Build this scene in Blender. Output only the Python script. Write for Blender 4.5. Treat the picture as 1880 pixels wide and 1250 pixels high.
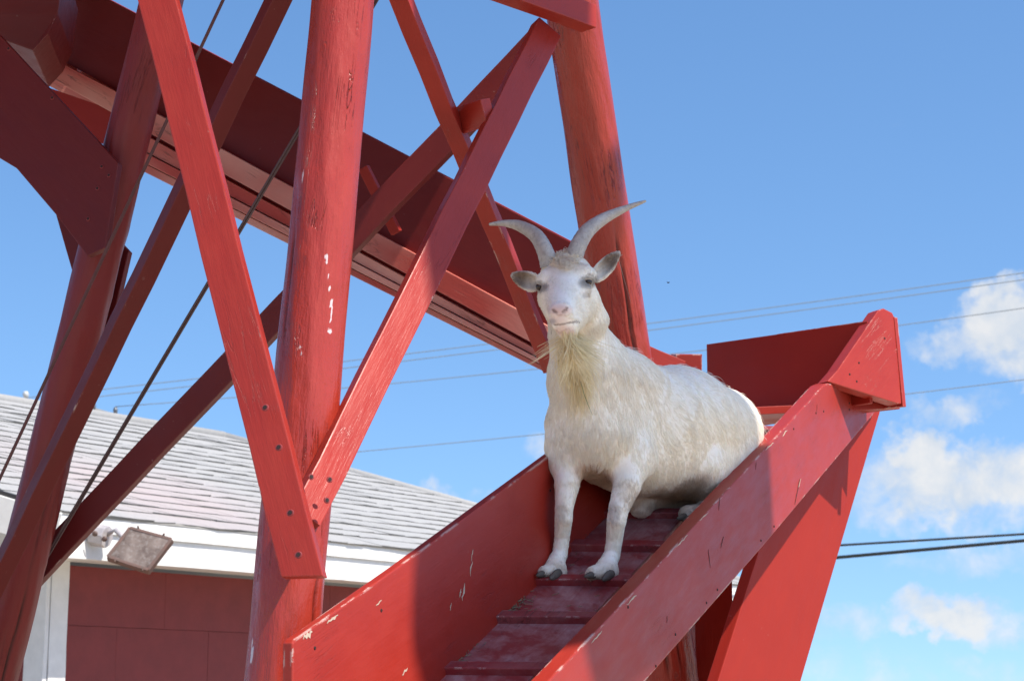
import bpy, bmesh, math, random
import numpy as np
from mathutils import Vector, Matrix
random.seed(7); rng = np.random.default_rng(7)
scn = bpy.context.scene
for _o in list(bpy.data.objects): bpy.data.objects.remove(_o)
COL = scn.collection

# ------------------------------------------------------------------ camera
FPX = 3500.0; PITCH = math.radians(10.7); CAMZ = 1.6
CAM = Vector((0, 0, CAMZ))
AR = Vector((1, 0, 0)); AF = Vector((0, math.cos(PITCH), math.sin(PITCH))); AU = Vector((0, -math.sin(PITCH), math.cos(PITCH)))
cam = bpy.data.cameras.new('camera'); camo = bpy.data.objects.new('camera', cam); COL.objects.link(camo)
camo.location = CAM; camo.rotation_euler = (math.pi / 2 + PITCH, 0, 0)
cam.sensor_width = 36; cam.lens = FPX / 1880 * 36; cam.clip_start = .05; cam.clip_end = 3000
cam.dof.use_dof = True; cam.dof.focus_distance = 4.15; cam.dof.aperture_fstop = 13
scn.camera = camo

# ------------------------------------------------------------------ light
SUN_AZ, SUN_EL = math.radians(54), math.radians(54)     # azimuth measured from the viewer's back towards the right
S = Vector((math.sin(SUN_AZ) * math.cos(SUN_EL), -math.cos(SUN_AZ) * math.cos(SUN_EL), math.sin(SUN_EL)))
sl = bpy.data.lights.new('sun', 'SUN'); sl.energy = 5.0; sl.angle = math.radians(.55); sl.color = (1, .93, .83)
so = bpy.data.objects.new('sun', sl); COL.objects.link(so); so.rotation_euler = S.to_track_quat('Z', 'Y').to_euler(); so.location = (6, -6, 12)
scn.view_settings.view_transform = 'Standard'; scn.view_settings.look = 'None'
scn.view_settings.exposure = 0.56; scn.view_settings.gamma = 1; scn.view_settings.use_curve_mapping = False
scn.cycles.max_bounces = 10; scn.cycles.diffuse_bounces = 7; scn.cycles.use_denoising = True

world = bpy.data.worlds.new("World"); scn.world = world; world.use_nodes = True
wn = world.node_tree; wn.nodes.clear()
def N(t, kind, **kw):
    n = t.nodes.new(kind)
    for k, v in kw.items():
        if k.startswith('i_'): n.inputs[k[2:]].default_value = v
        else: setattr(n, k, v)
    return n
def link(t, a, b): t.links.new(a, b)
def math_n(t, op, a, b=None, c=None, clamp=False):
    n = t.nodes.new('ShaderNodeMath'); n.operation = op; n.use_clamp = clamp
    for i, v in enumerate((a, b, c)):
        if v is None: continue
        if isinstance(v, (int, float)): n.inputs[i].default_value = v
        else: t.links.new(v, n.inputs[i])
    return n.outputs[0]
def mapr(t, v, a, b, c=0., d=1., smooth=False):
    n = t.nodes.new('ShaderNodeMapRange'); n.clamp = True
    if smooth: n.interpolation_type = 'SMOOTHSTEP'
    t.links.new(v, n.inputs[0])
    for i, x in enumerate((a, b, c, d)): n.inputs[i + 1].default_value = x
    return n.outputs[0]
def mixc(t, f, a, b, mode='MIX'):
    n = t.nodes.new('ShaderNodeMix'); n.data_type = 'RGBA'; n.blend_type = mode
    for s, v in ((n.inputs[0], f), (n.inputs[6], a), (n.inputs[7], b)):
        if isinstance(v, (int, float)): s.default_value = v
        elif isinstance(v, tuple): s.default_value = (v[0], v[1], v[2], 1)
        else: t.links.new(v, s)
    return n.outputs[2]
def noise(t, vec, scale, detail=4, rough=.55, dist=0.):
    n = t.nodes.new('ShaderNodeTexNoise'); n.inputs['Scale'].default_value = scale; n.inputs['Detail'].default_value = detail
    n.inputs['Roughness'].default_value = rough; n.inputs['Distortion'].default_value = dist
    if vec is not None: t.links.new(vec, n.inputs['Vector'])
    return n.outputs['Fac'], n.outputs['Color']

sky = N(wn, 'ShaderNodeTexSky'); sky.sky_type = 'NISHITA'; sky.sun_disc = False
sky.sun_elevation = SUN_EL; sky.sun_rotation = math.atan2(S.x, S.y); sky.air_density = 1.0; sky.dust_density = .6; sky.ozone_density = 2.0; sky.altitude = 100
tc = N(wn, 'ShaderNodeTexCoord')
# the dome is looked up a little above the true direction, so the dusty yellow band on the horizon stays out
sv = N(wn, 'ShaderNodeVectorMath', operation='ADD'); link(wn, tc.outputs['Generated'], sv.inputs[0]); sv.inputs[1].default_value = (0, 0, .14)
sv2 = N(wn, 'ShaderNodeVectorMath', operation='NORMALIZE'); link(wn, sv.outputs[0], sv2.inputs[0])
if 'Vector' in sky.inputs: link(wn, sv2.outputs[0], sky.inputs['Vector'])
sep = N(wn, 'ShaderNodeSeparateXYZ'); link(wn, tc.outputs['Generated'], sep.inputs[0])
az = math_n(wn, 'ARCTAN2', sep.outputs[0], sep.outputs[1]); el = math_n(wn, 'ARCSINE', sep.outputs[2])
comb = N(wn, 'ShaderNodeCombineXYZ'); link(wn, az, comb.inputs[0]); link(wn, el, comb.inputs[1])
_, wc = noise(wn, comb.outputs[0], 26, 6, .6)
_, wc2 = noise(wn, comb.outputs[0], 90, 5, .6)
f1, _ = noise(wn, comb.outputs[0], 44, 8, .6, .25)
s1 = N(wn, 'ShaderNodeSeparateXYZ'); link(wn, wc, s1.inputs[0])
s2 = N(wn, 'ShaderNodeSeparateXYZ'); link(wn, wc2, s2.inputs[0])
def warp(v, i):
    a = math_n(wn, 'MULTIPLY_ADD', s1.outputs[i], .05, -.025)
    b = math_n(wn, 'MULTIPLY_ADD', s2.outputs[i], .016, -.008)
    return math_n(wn, 'ADD', math_n(wn, 'ADD', v, a), b)
azw, elw = warp(az, 0), warp(el, 1)
def azel(px, py):
    d = (AF + (px - 940) / FPX * AR + (625 - py) / FPX * AU).normalized()
    return math.atan2(d.x, d.y), math.asin(d.z)
CLOUDS = [  # bank position in the view, half sizes, density : low fair-weather cumulus east of the tower
    (1850, 590, 86, 58, 1.12), (1790, 635, 100, 36, .55), (1900, 650, 100, 62, .75), (1725, 760, 95, 26, .45),
    (1690, 845, 56, 48, 1.1), (1740, 885, 140, 56, .85), (1860, 880, 110, 45, .75), (1640, 930, 90, 34, .42), (1810, 930, 120, 32, .42),
    (1740, 1120, 95, 36, .8), (1850, 1140, 90, 36, .42), (1540, 1150, 75, 40, .4), (1800, 1020, 130, 34, .33),
    (1600, 1240, 160, 40, .25), (1780, 1250, 150, 40, .28), (815, 898, 38, 20, .5), (990, 830, 34, 24, .3), (900, 915, 70, 30, .3), (1640, 232, 30, 10, .1), (1840, 250, 22, 20, .12), (1752, 285, 12, 14, .1)]
mask = None
for (px, py, rx, ry, dn) in CLOUDS:
    a0, e0 = azel(px, py)
    dx = math_n(wn, 'DIVIDE', math_n(wn, 'SUBTRACT', azw, a0), rx / FPX * 1.25)
    dy = math_n(wn, 'DIVIDE', math_n(wn, 'SUBTRACT', elw, e0), ry / FPX * 1.25)
    r2 = math_n(wn, 'ADD', math_n(wn, 'MULTIPLY', dx, dx), math_n(wn, 'MULTIPLY', dy, dy))
    m = math_n(wn, 'MULTIPLY', mapr(wn, r2, 0., 1.3, 1, 0), dn)
    mask = m if mask is None else math_n(wn, 'MAXIMUM', mask, m)
# the same kind of cloud carries on round the horizon
g1, _ = noise(wn, comb.outputs[0], 5, 7, .6, .4)
band = math_n(wn, 'MULTIPLY', mapr(wn, el, .02, .12, 0, 1, True), mapr(wn, el, .3, .55, 1, 0, True))
away = mapr(wn, math_n(wn, 'ABSOLUTE', az), .34, .6, 0, 1, True)
gen = math_n(wn, 'MULTIPLY', math_n(wn, 'MULTIPLY', mapr(wn, g1, .54, .68, 0, .8, True), band), away)
mask = math_n(wn, 'MAXIMUM', mask, gen)
dens = math_n(wn, 'MULTIPLY_ADD', math_n(wn, 'SUBTRACT', f1, .5), 1.05, mask)
mask = math_n(wn, 'MULTIPLY', mapr(wn, dens, .02, .85, 0, .9, True), mapr(wn, mask, .02, .22, 0, 1, True))
bg1 = N(wn, 'ShaderNodeBackground', i_Strength=.15); 
hs = N(wn, 'ShaderNodeHueSaturation', i_Saturation=1.18); link(wn, sky.outputs[0], hs.inputs['Color'])
link(wn, hs.outputs[0], bg1.inputs[0])
bg2 = N(wn, 'ShaderNodeBackground', i_Strength=.60)
ccol = mixc(wn, mapr(wn, f1, .35, .62), (.74, .82, .92), (1., .995, .985)); link(wn, ccol, bg2.inputs[0])
mx = N(wn, 'ShaderNodeMixShader'); link(wn, mask, mx.inputs[0]); link(wn, bg1.outputs[0], mx.inputs[1]); link(wn, bg2.outputs[0], mx.inputs[2])
wo = N(wn, 'ShaderNodeOutputWorld'); link(wn, mx.outputs[0], wo.inputs[0])

# ------------------------------------------------------------------ geometry helpers
def P(px, py, D):
    px, py, D = float(px), float(py), float(D); return CAM + D * (AF + (px - 940) / FPX * AR + (625 - py) / FPX * AU)
def ray(px, py):
    px, py = float(px), float(py); return AF + (px - 940) / FPX * AR + (625 - py) / FPX * AU
def on_plane(px, py, pt, n):
    d = ray(px, py); return CAM + d * ((pt - CAM).dot(n) / d.dot(n))
def proj(v):
    d = v - CAM; D = d.dot(AF); return 940 + FPX * d.dot(AR) / D, 625 - FPX * d.dot(AU) / D
W = {}
def put(o, M, parent=None):
    COL.objects.link(o)
    if parent is not None:
        o.parent = parent; o.matrix_parent_inverse = W[parent.as_pointer()].inverted()
    o.matrix_basis = M; W[o.as_pointer()] = M.copy()
    return o
def tag(o, label=None, cat=None, group=None, kind=None):
    if label: o['label'] = label
    if cat: o['category'] = cat
    if group: o['group'] = group
    if kind: o['kind'] = kind
    return o
def empty(name, loc, parent=None):
    o = bpy.data.objects.new(name, None); o.empty_display_size = .1
    return put(o, Matrix.Translation(loc), parent)
def frame(origin, zdir, ydir):
    z = Vector(zdir).normalized(); y = Vector(ydir); y = (y - z * y.dot(z)).normalized(); x = y.cross(z)
    M = Matrix((x, y, z)).transposed().to_4x4(); M.translation = origin
    return M
def finish(bm, name, mat, M, parent=None, smooth=False, smooth_angle=None):
    bmesh.ops.recalc_face_normals(bm, faces=bm.faces)
    me = bpy.data.meshes.new(name); bm.to_mesh(me); bm.free()
    if mat: me.materials.append(mat)
    if smooth: me.polygons.foreach_set('use_smooth', [True] * len(me.polygons))
    o = bpy.data.objects.new(name, me)
    return put(o, M, parent)
def bevel(bm, w, seg=2):
    es = [e for e in bm.edges if len(e.link_faces) == 2 and e.calc_face_angle(0) > .5]
    if w: bmesh.ops.bevel(bm, geom=es, offset=w, segments=seg, affect='EDGES', profile=.65, clamp_overlap=True)
def member(name, p0, p1, w, t, n, mat, parent, w1=None, bev=.0025, ext0=0, ext1=0, wob=.0008, cut0=0, cut1=0):
    """a length of sawn timber from p0 to p1, w wide, t thick, broad face towards n"""
    p0, p1 = Vector(p0), Vector(p1); d = (p1 - p0).normalized(); p0 = p0 - d * ext0; p1 = p1 + d * ext1
    L = (p1 - p0).length; M = frame((p0 + p1) / 2, d, n); w1 = w1 or w
    bm = bmesh.new(); k = max(2, int(L / .12)); rings = []
    for i in range(k + 1):
        s = i / k; z = (s - .5) * L; ww = (w + (w1 - w) * s) / 2; ox, oy = random.gauss(0, wob), random.gauss(0, wob)
        sk0 = cut0 * (1 - s) ** 8; sk1 = cut1 * s ** 8
        r = [bm.verts.new((sx * ww + ox, sy * t / 2 + oy, z + sx * (sk0 + sk1))) for sx, sy in ((-1, -1), (1, -1), (1, 1), (-1, 1))]
        if rings:
            for j in range(4): bm.faces.new((rings[-1][j], rings[-1][(j + 1) % 4], r[(j + 1) % 4], r[j]))
        rings.append(r)
    bm.faces.new(rings[0][::-1]); bm.faces.new(rings[-1])
    bmesh.ops.recalc_face_normals(bm, faces=bm.faces)
    bevel(bm, bev)
    return finish(bm, name, mat, M, parent)
def prism(name, pts, off, mat, parent, along=None, bev=.002):
    """outline pts (world) extruded by the vector off"""
    pts = [Vector(p) for p in pts]; off = Vector(off)
    c = sum(pts, Vector()) / len(pts); along = Vector(along) if along is not None else pts[1] - pts[0]
    M = frame(c, along, off); Mi = M.inverted()
    bm = bmesh.new(); a = [bm.verts.new(Mi @ p) for p in pts]; b = [bm.verts.new(Mi @ (p + off)) for p in pts]
    bm.faces.new(a); bm.faces.new(b[::-1]); n = len(a)
    for i in range(n): bm.faces.new((a[i], b[i], b[(i + 1) % n], a[(i + 1) % n]))
    bmesh.ops.recalc_face_normals(bm, faces=bm.faces)
    bevel(bm, bev)
    return finish(bm, name, mat, M, parent)
def box(name, M, size, mat, parent, bev=.003):
    bm = bmesh.new(); bmesh.ops.create_cube(bm, size=1)
    for v in bm.verts: v.co = Vector((v.co.x * size[0], v.co.y * size[1], v.co.z * size[2]))
    bevel(bm, bev); return finish(bm, name, mat, M, parent)
def sweep(name, pts, radii, mat, parent, seg=16, flat=1., side=None, rfun=None, smooth=True, caps=True):
    pts = [Vector(p) for p in pts]; c = pts[0].copy(); M = Matrix.Translation(c)
    bm = bmesh.new(); rings = []; ref = Vector(side) if side else Vector((0.13, .2, 1)) if abs((pts[1] - pts[0]).normalized().z) < .8 else Vector((0, -1, .1))
    for i, p in enumerate(pts):
        d = (pts[min(i + 1, len(pts) - 1)] - pts[max(i - 1, 0)]).normalized()
        a = (ref - d * ref.dot(d)).normalized(); b = d.cross(a)
        ring = []
        for j in range(seg):
            th = 2 * math.pi * j / seg; r = radii[i] if not rfun else radii[i] * rfun(i, th)
            ring.append(bm.verts.new(p - c + a * (math.cos(th) * r) + b * (math.sin(th) * r * flat)))
        if rings:
            for j in range(seg): bm.faces.new((rings[-1][j], rings[-1][(j + 1) % seg], ring[(j + 1) % seg], ring[j]))
        rings.append(ring)
    if caps: bm.faces.new(rings[0][::-1]); bm.faces.new(rings[-1])
    return finish(bm, name, mat, M, parent, smooth=smooth)

# ------------------------------------------------------------------ materials
def new_mat(name):
    m = bpy.data.materials.new(name); m.use_nodes = True; t = m.node_tree; t.nodes.clear()
    o = N(t, 'ShaderNodeOutputMaterial'); b = N(t, 'ShaderNodeBsdfPrincipled'); link(t, b.outputs[0], o.inputs[0])
    return m, t, b
def local_coord(t, sc=(1, 1, 1)):
    tcn = N(t, 'ShaderNodeTexCoord'); oi = N(t, 'ShaderNodeObjectInfo')
    mp = N(t, 'ShaderNodeMapping'); link(t, tcn.outputs['Object'], mp.inputs[0]); mp.inputs['Scale'].default_value = sc
    cb = N(t, 'ShaderNodeCombineXYZ'); r = math_n(t, 'MULTIPLY', oi.outputs['Random'], 37.); link(t, r, cb.inputs[0]); link(t, r, cb.inputs[2])
    link(t, cb.outputs[0], mp.inputs['Location'])
    return mp.outputs[0], oi.outputs['Random']
def wood_paint(name, base, base2, rough=.42, wear=.5, chip=(.62, .50, .44), grain=.35, crack=.5, dirt=0., dirtcol=(.22, .15, .16), spots=0., attr=False, edge=.006, fade=None, bd=.0016, spec=.36):
    m, t, b = new_mat(name)
    vs, rnd = local_coord(t, (1, 1, .07)); v1, _ = local_coord(t, (1, 1, 1)); v3, _ = local_coord(t, (1, 1, .3))
    big, _ = noise(t, v1, 5, 5, .6); med, _ = noise(t, v3, 30, 5, .6); gr, _ = noise(t, vs, 170, 4, .65, .6); fine, _ = noise(t, v1, 260, 3, .6)
    cr, _ = noise(t, vs, 26, 5, .6, 1.2)
    col = mixc(t, mapr(t, big, .3, .7), base, base2)
    col = mixc(t, mapr(t, med, .42, .72, 0, .12), col, tuple(min(1, c * 1.25 + .012) for c in base))
    if fade:
        fd, _ = noise(t, v3, 3.0, 3, .5); col = mixc(t, mapr(t, fd, .38, .6), col, fade)
    bright = math_n(t, 'MULTIPLY_ADD', rnd, .16, .92)
    col = mixc(t, 1., col, None or N(t, 'ShaderNodeCombineColor').outputs[0], 'MULTIPLY') if False else col
    hsv = N(t, 'ShaderNodeHueSaturation'); link(t, col, hsv.inputs['Color']); link(t, bright, hsv.inputs['Value']); col = hsv.outputs[0]
    if dirt:
        dn, _ = noise(t, v1, 9, 7, .68, .4); dm = mapr(t, dn, .40, .72, 0, dirt)
        sc, _ = noise(t, vs, 60, 4, .7, 1.); dm = math_n(t, 'MULTIPLY', dm, mapr(t, sc, .3, .65, .45, 1.))
        col = mixc(t, dm, col, dirtcol)
    # thin checks along the grain
    ck = math_n(t, 'ABSOLUTE', math_n(t, 'SUBTRACT', cr, .5)); ckm = mapr(t, ck, 0, .012, 1, 0)
    gate = mapr(t, big, .52, .62); ckm = math_n(t, 'MULTIPLY', math_n(t, 'MULTIPLY', ckm, gate), crack)
    col = mixc(t, ckm, col, tuple(c * .25 for c in base))
    # worn edges and chips
    geo = N(t, 'ShaderNodeNewGeometry'); bv = N(t, 'ShaderNodeBevel', samples=4); bv.inputs['Radius'].default_value = edge
    dt = N(t, 'ShaderNodeVectorMath', operation='DOT_PRODUCT'); link(t, bv.outputs[0], dt.inputs[0]); link(t, geo.outputs['Normal'], dt.inputs[1])
    em = mapr(t, dt.outputs['Value'], .995, .93, 0, 1)
    wnz, _ = noise(t, v3, 34, 6, .7); em2 = math_n(t, 'MULTIPLY', em, mapr(t, wnz, .66 - .16 * wear, .70 - .16 * wear))
    em1 = math_n(t, 'MULTIPLY', em, .22)
    col = mixc(t, em1, col, tuple(min(1, c * 1.4 + .05) for c in base))
    col = mixc(t, em2, col, chip)
    if spots:
        sn, _ = noise(t, v1, 75, 3, .5); sn2, _ = noise(t, v1, 7, 2, .5)
        sm = math_n(t, 'MULTIPLY', mapr(t, sn, .70, .74, 0, spots), mapr(t, sn2, .45, .6)); col = mixc(t, sm, col, chip)
    if attr:
        an = N(t, 'ShaderNodeAttribute', attribute_name='wear'); sa = N(t, 'ShaderNodeSeparateColor'); link(t, an.outputs['Color'], sa.inputs[0])
        nn, _ = noise(t, v3, 120, 4, .6)
        col = mixc(t, mapr(t, math_n(t, 'MULTIPLY_ADD', nn, 1.5, sa.outputs[0]), 1.45, 1.6), col, (.60, .50, .50))
        col = mixc(t, sa.outputs[1], col, tuple(c * .12 for c in base))
    link(t, col, b.inputs['Base Color'])
    rg = mapr(t, med, .3, .7, rough - .07, rough + .1); link(t, rg, b.inputs['Roughness'])
    b.inputs['Specular IOR Level'].default_value = spec
    h = math_n(t, 'ADD', math_n(t, 'MULTIPLY', gr, grain), math_n(t, 'MULTIPLY', fine, .06))
    h = math_n(t, 'ADD', h, math_n(t, 'MULTIPLY', med, .9)); h = math_n(t, 'SUBTRACT', h, math_n(t, 'MULTIPLY', ckm, 1.5)); h = math_n(t, 'SUBTRACT', h, math_n(t, 'MULTIPLY', em2, .6))
    bp = N(t, 'ShaderNodeBump', i_Strength=.6, i_Distance=bd); link(t, h, bp.inputs['Height']); link(t, bp.outputs[0], b.inputs['Normal'])
    return m
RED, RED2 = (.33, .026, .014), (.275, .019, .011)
M_red = wood_paint('red_barn_paint', RED, RED2, wear=.3, crack=.2, rough=.38, grain=.5, bd=.0022)
M_red_worn = wood_paint('red_paint_worn_edges', RED, RED2, wear=.95, edge=.007, spots=.1, crack=.25)
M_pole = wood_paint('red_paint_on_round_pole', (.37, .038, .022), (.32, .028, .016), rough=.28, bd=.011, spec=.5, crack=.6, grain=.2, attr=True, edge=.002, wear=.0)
M_pole_shade = wood_paint('shade_darkened_red_on_round_pole', (.19, .014, .012), (.16, .011, .010), rough=.42, bd=.005, spec=.4, crack=.45, grain=.12, attr=True, edge=.002, wear=.0)  # darker copy of the pole red: left pole's shade put into the colour
M_floor = wood_paint('trodden_red_floor_paint', (.28, .034, .034), (.22, .03, .034), rough=.5, wear=.55, dirt=1., dirtcol=(.46, .30, .30), spots=.8, chip=(.42, .35, .35), crack=.8)
M_cleat = wood_paint('trodden_red_cleat_paint', (.25, .018, .022), (.20, .014, .018), rough=.5, wear=.7, dirt=.45, dirtcol=(.33, .2, .2), chip=(.5, .33, .30), crack=.8)
M_faded = wood_paint('faded_salmon_paint', (.66, .30, .24), (.64, .38, .31), rough=.6, wear=.4, crack=1., fade=(.40, .06, .045), chip=(.5, .3, .2))
M_plate = wood_paint('red_paint_on_plywood', (.29, .019, .010), (.26, .016, .009), rough=.5, wear=.2, grain=.15, crack=.0, spots=.1, spec=.25)
M_red_shade = wood_paint('red_paint_shade_darkened', (.130, .0085, .007), (.11, .007, .006), rough=.5, wear=.2, grain=.2, crack=.0, spots=.15)  # red darkened so the shade of the left parts sits in the colour
def simple(name, col, rough=.6, metal=0., nscale=20, amt=.25, bump=.2, bscale=80, spec=.5, col2=None):
    m, t, b = new_mat(name); v, r = local_coord(t)
    n1, _ = noise(t, v, nscale, 6, .62); n2, _ = noise(t, v, bscale, 4, .6)
    c = mixc(t, mapr(t, n1, .3, .72), col, col2 or tuple(x * (1 - amt) for x in col)); link(t, c, b.inputs['Base Color'])
    b.inputs['Roughness'].default_value = rough; b.inputs['Metallic'].default_value = metal; b.inputs['Specular IOR Level'].default_value = spec
    if bump:
        bp = N(t, 'ShaderNodeBump', i_Strength=bump, i_Distance=.004); link(t, n2, bp.inputs['Height']); link(t, bp.outputs[0], b.inputs['Normal'])
    return m
M_dark = simple('shadowed_hole', (.02, .006, .005), .8)
M_screw = simple('painted_screw', (.25, .03, .028), .45)
M_cable = simple('weathered_steel_cable', (.10, .06, .065), .4, .4)
M_rope = simple('red_brown_rope', (.13, .05, .045), .8)
M_white = simple('white_trim_paint', (.70, .70, .68), .5, nscale=14, amt=.12, bump=.1)
M_block = simple('red_painted_block', (.20, .026, .024), .7, nscale=7, amt=.22, bump=.5, bscale=60)
M_horn = None
M_wire = simple('power_cable', (.22, .25, .27), .6)
M_blackwire = simple('black_power_cable', (.012, .015, .014), .5)
M_hay = simple('dry_straw', (.17, .13, .075), .8, nscale=60)
M_ground = simple('pale_gravel', (.47, .405, .31), .9, nscale=.7, amt=.3, bump=.8, bscale=18)

# ------------------------------------------------------------------ ground
bm = bmesh.new(); bmesh.ops.create_grid(bm, x_segments=40, y_segments=40, size=1500)
tag(finish(bm, 'ground', M_ground, Matrix.Translation((0, 0, 0))), 'bare dirt and gravel ground of the farmyard', kind='structure')

# ------------------------------------------------------------------ farm building
ZE = 2.6
def at_z(px, py, z):
    d = ray(px, py); return CAM + d * ((z - CAMZ) / d.z)
e1 = at_z(203, 949, ZE); e2 = at_z(744, 1007, ZE); edir = (e2 - e1); edir.z = 0; edir.normalize()
inn = Vector((-edir.y, edir.x, 0))                      # from the eave into the building
def on_eave(px):
    r = ray(px, 900); k = r.x / r.y                     # X = k*Y
    s = (k * e1.y - e1.x) / (edir.x - k * edir.y); return e1 + edir * s
EL, ER = on_eave(108), on_eave(1392)
TAN = .40; up = (inn + Vector((0, 0, TAN))).normalized(); rn = edir.cross(up); rn = rn if rn.z > 0 else -rn
R1 = on_plane(412, 802, e1, rn); rise = R1.z
R0 = on_plane(0, 741, e1, rn); rl = (R0 - R1); rl.z = 0
s_left = (R0 - EL).dot(edir) - 4.2
w_r = (R1 - e1).dot(inn); RIDGE_Z = ZE + w_r * TAN
ridge_l = EL + edir * (-2.9) + inn * w_r + Vector((0, 0, w_r * TAN))
ridge_r = EL + edir * ((R1 - EL).dot(edir)) + inn * w_r + Vector((0, 0, w_r * TAN))
b_org = EL.copy(); b_org.z = 0
bld = tag(empty('farm_building', b_org), 'red block farm building with white shingle roof and white eaves behind the tower', 'building')
# shingle material, with the pink cast of old overspray near the near corner
m, t, b = new_mat('white_asphalt_shingle'); tcn = N(t, 'ShaderNodeTexCoord'); geo = N(t, 'ShaderNodeNewGeometry')
n1, _ = noise(t, geo.outputs['Position'], 40, 6, .7); n2, _ = noise(t, geo.outputs['Position'], 1.3, 4, .6); n3, _ = noise(t, geo.outputs['Position'], 9, 4, .6)
c = mixc(t, mapr(t, n1, .3, .7), (.28, .28, .275), (.35, .345, .335)); c = mixc(t, mapr(t, n3, .45, .75, 0, .45), c, (.28, .28, .29))
pk = on_plane(270, 905, e1, rn); vd = N(t, 'ShaderNodeVectorMath', operation='DISTANCE'); link(t, geo.outputs['Position'], vd.inputs[0]); vd.inputs[1].default_value = pk
pm = math_n(t, 'MULTIPLY', mapr(t, vd.outputs['Value'], .2, 1.5, .24, 0, True), mapr(t, n2, .3, .6, .45, 1)); c = mixc(t, pm, c, (.50, .30, .30))
link(t, c, b.inputs['Base Color']); b.inputs['Roughness'].default_value = .9
bp = N(t, 'ShaderNodeBump', i_Strength=.4, i_Distance=.004); link(t, n1, bp.inputs['Height']); link(t, bp.outputs[0], b.inputs['Normal']); M_shingle = m
M_butt = simple('dark_shingle_edge', (.16, .16, .155), .95, nscale=6, amt=.7)
# roof deck (solid, both slopes) then courses
deck_pts = [EL, ER, ridge_r, ridge_l]
roof = prism('roof', [p - rn * .02 for p in deck_pts], -rn * .05, M_white, bld, along=edir, bev=0)
back = 2 * w_r
bl, br_ = EL + inn * back, ER + inn * back
prism('roof', [ridge_l - rn * .02, ridge_r - rn * .02, br_, bl], Vector((0, 0, -.05)), M_shingle, bld, along=edir, bev=0)
prism('roof', [ER, br_, ridge_r], Vector((0, 0, -.04)), M_shingle, bld, along=inn, bev=0)
slope_len = (ridge_l - EL).dot(up); NC = max(10, int(round(slope_len / .155)))
left_sh = -2.9 / slope_len; right_len0 = (ER - EL).dot(edir); right_len1 = (ridge_r - EL).dot(edir)
for i in range(NC):
    a0, a1 = i / NC * slope_len - (.03 if i == 0 else 0), min((i + 1) / NC * slope_len + .03, slope_len)
    f0, f1_ = max(a0, 0) / slope_len, a1 / slope_len
    x0 = left_sh * a0 - .02; x1 = right_len0 + (right_len1 - right_len0) * f0 + .02
    x0b = left_sh * a1 - .02; x1b = right_len0 + (right_len1 - right_len0) * f1_ + .02
    k = max(4, int((x1 - x0) / .17)); bm = bmesh.new(); M = frame(EL, edir, rn); Mi = M.inverted(); prev = None; off = random.random()
    lift0 = .002
    jj = 0.
    for q in range(k + 1):
        s = q / k; jj = .6 * jj + random.gauss(0, .004)
        for h in (0, 1):       # each tab has its own butt height
            if (q == 0 and h == 0) or (q == k and h == 1): continue
            jt = jj + (random.gauss(0, .004) if h else 0)
            lo = EL + edir * (x0 + (x1 - x0) * s) + up * (a0 + jt); hi = EL + edir * (x0b + (x1b - x0b) * s) + up * a1
            th = .0095 + random.gauss(0, .0025) + .003 * math.sin(s * 40 + i)
            cur = [bm.verts.new(Mi @ (lo + rn * lift0)), bm.verts.new(Mi @ (lo + rn * (lift0 + th))), bm.verts.new(Mi @ (hi + rn * (lift0 + .001)))]
            if prev:
                f = bm.faces.new((prev[0], cur[0], cur[1], prev[1])); f.material_index = 1
                bm.faces.new((prev[1], cur[1], cur[2], prev[2]))
            prev = cur
    o = finish(bm, 'shingle_course', M_shingle, M, roof); o.data.materials.append(M_butt)
# ridge capping, rake edge, fascia boards, gutter edge
sweep('ridge_cap', [ridge_l + Vector((0, 0, .01)), ridge_r + Vector((0, 0, .01))], [.035, .035], M_shingle, roof, seg=8, flat=.5)
sweep('hip_cap', [ridge_r + Vector((0, 0, .012)), ER + Vector((0, 0, .012))], [.03, .03], M_shingle, roof, seg=8, flat=.5)
FH = .235
def along_box(name, a, b_, w, h, mat, parent, dz, din, bev=.003):
    n = inn; p0 = a + n * din + Vector((0, 0, dz)); p1 = b_ + n * din + Vector((0, 0, dz))
    return member(name, p0, p1, h, w, n, mat, parent, bev=bev)
along_box('fascia_board', EL, ER, .025, FH - .09, M_white, bld, -.085 - (FH - .09) / 2 - .012, .02)
along_box('drip_board', EL, ER, .02, .085, M_white, bld, -.055, -.004)
along_box('drip_edge', EL, ER, .012, .014, simple('dull_metal_drip', (.42, .40, .36), .5, .3), bld, -.006, -.014, bev=.001)
OV = .50
prism('soffit', [EL + inn * .035 + Vector((0, 0, -FH + .02)), ER + inn * .035 + Vector((0, 0, -FH + .02)), ER + inn * OV + Vector((0, 0, -FH + .02)), EL + inn * OV + Vector((0, 0, -FH + .02))], (0, 0, .015), M_white, bld, along=edir, bev=0)
rk_d = (ridge_l - EL); 
M_rake = simple('dark_rake_metal', (.03, .03, .032), .5)
member('rake_board', EL - Vector((0, 0, .1)), ridge_l - Vector((0, 0, .1)), .19, .025, -edir, M_white, bld)
member('rake_edge', EL + Vector((0, 0, .0)) - edir * .016, ridge_l + Vector((0, 0, .0)) - edir * .016, .05, .02, -edir, M_rake, bld)
# walls : long wall of painted blocks set back under the eave
wl = EL + inn * OV; wl.z = 0
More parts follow.
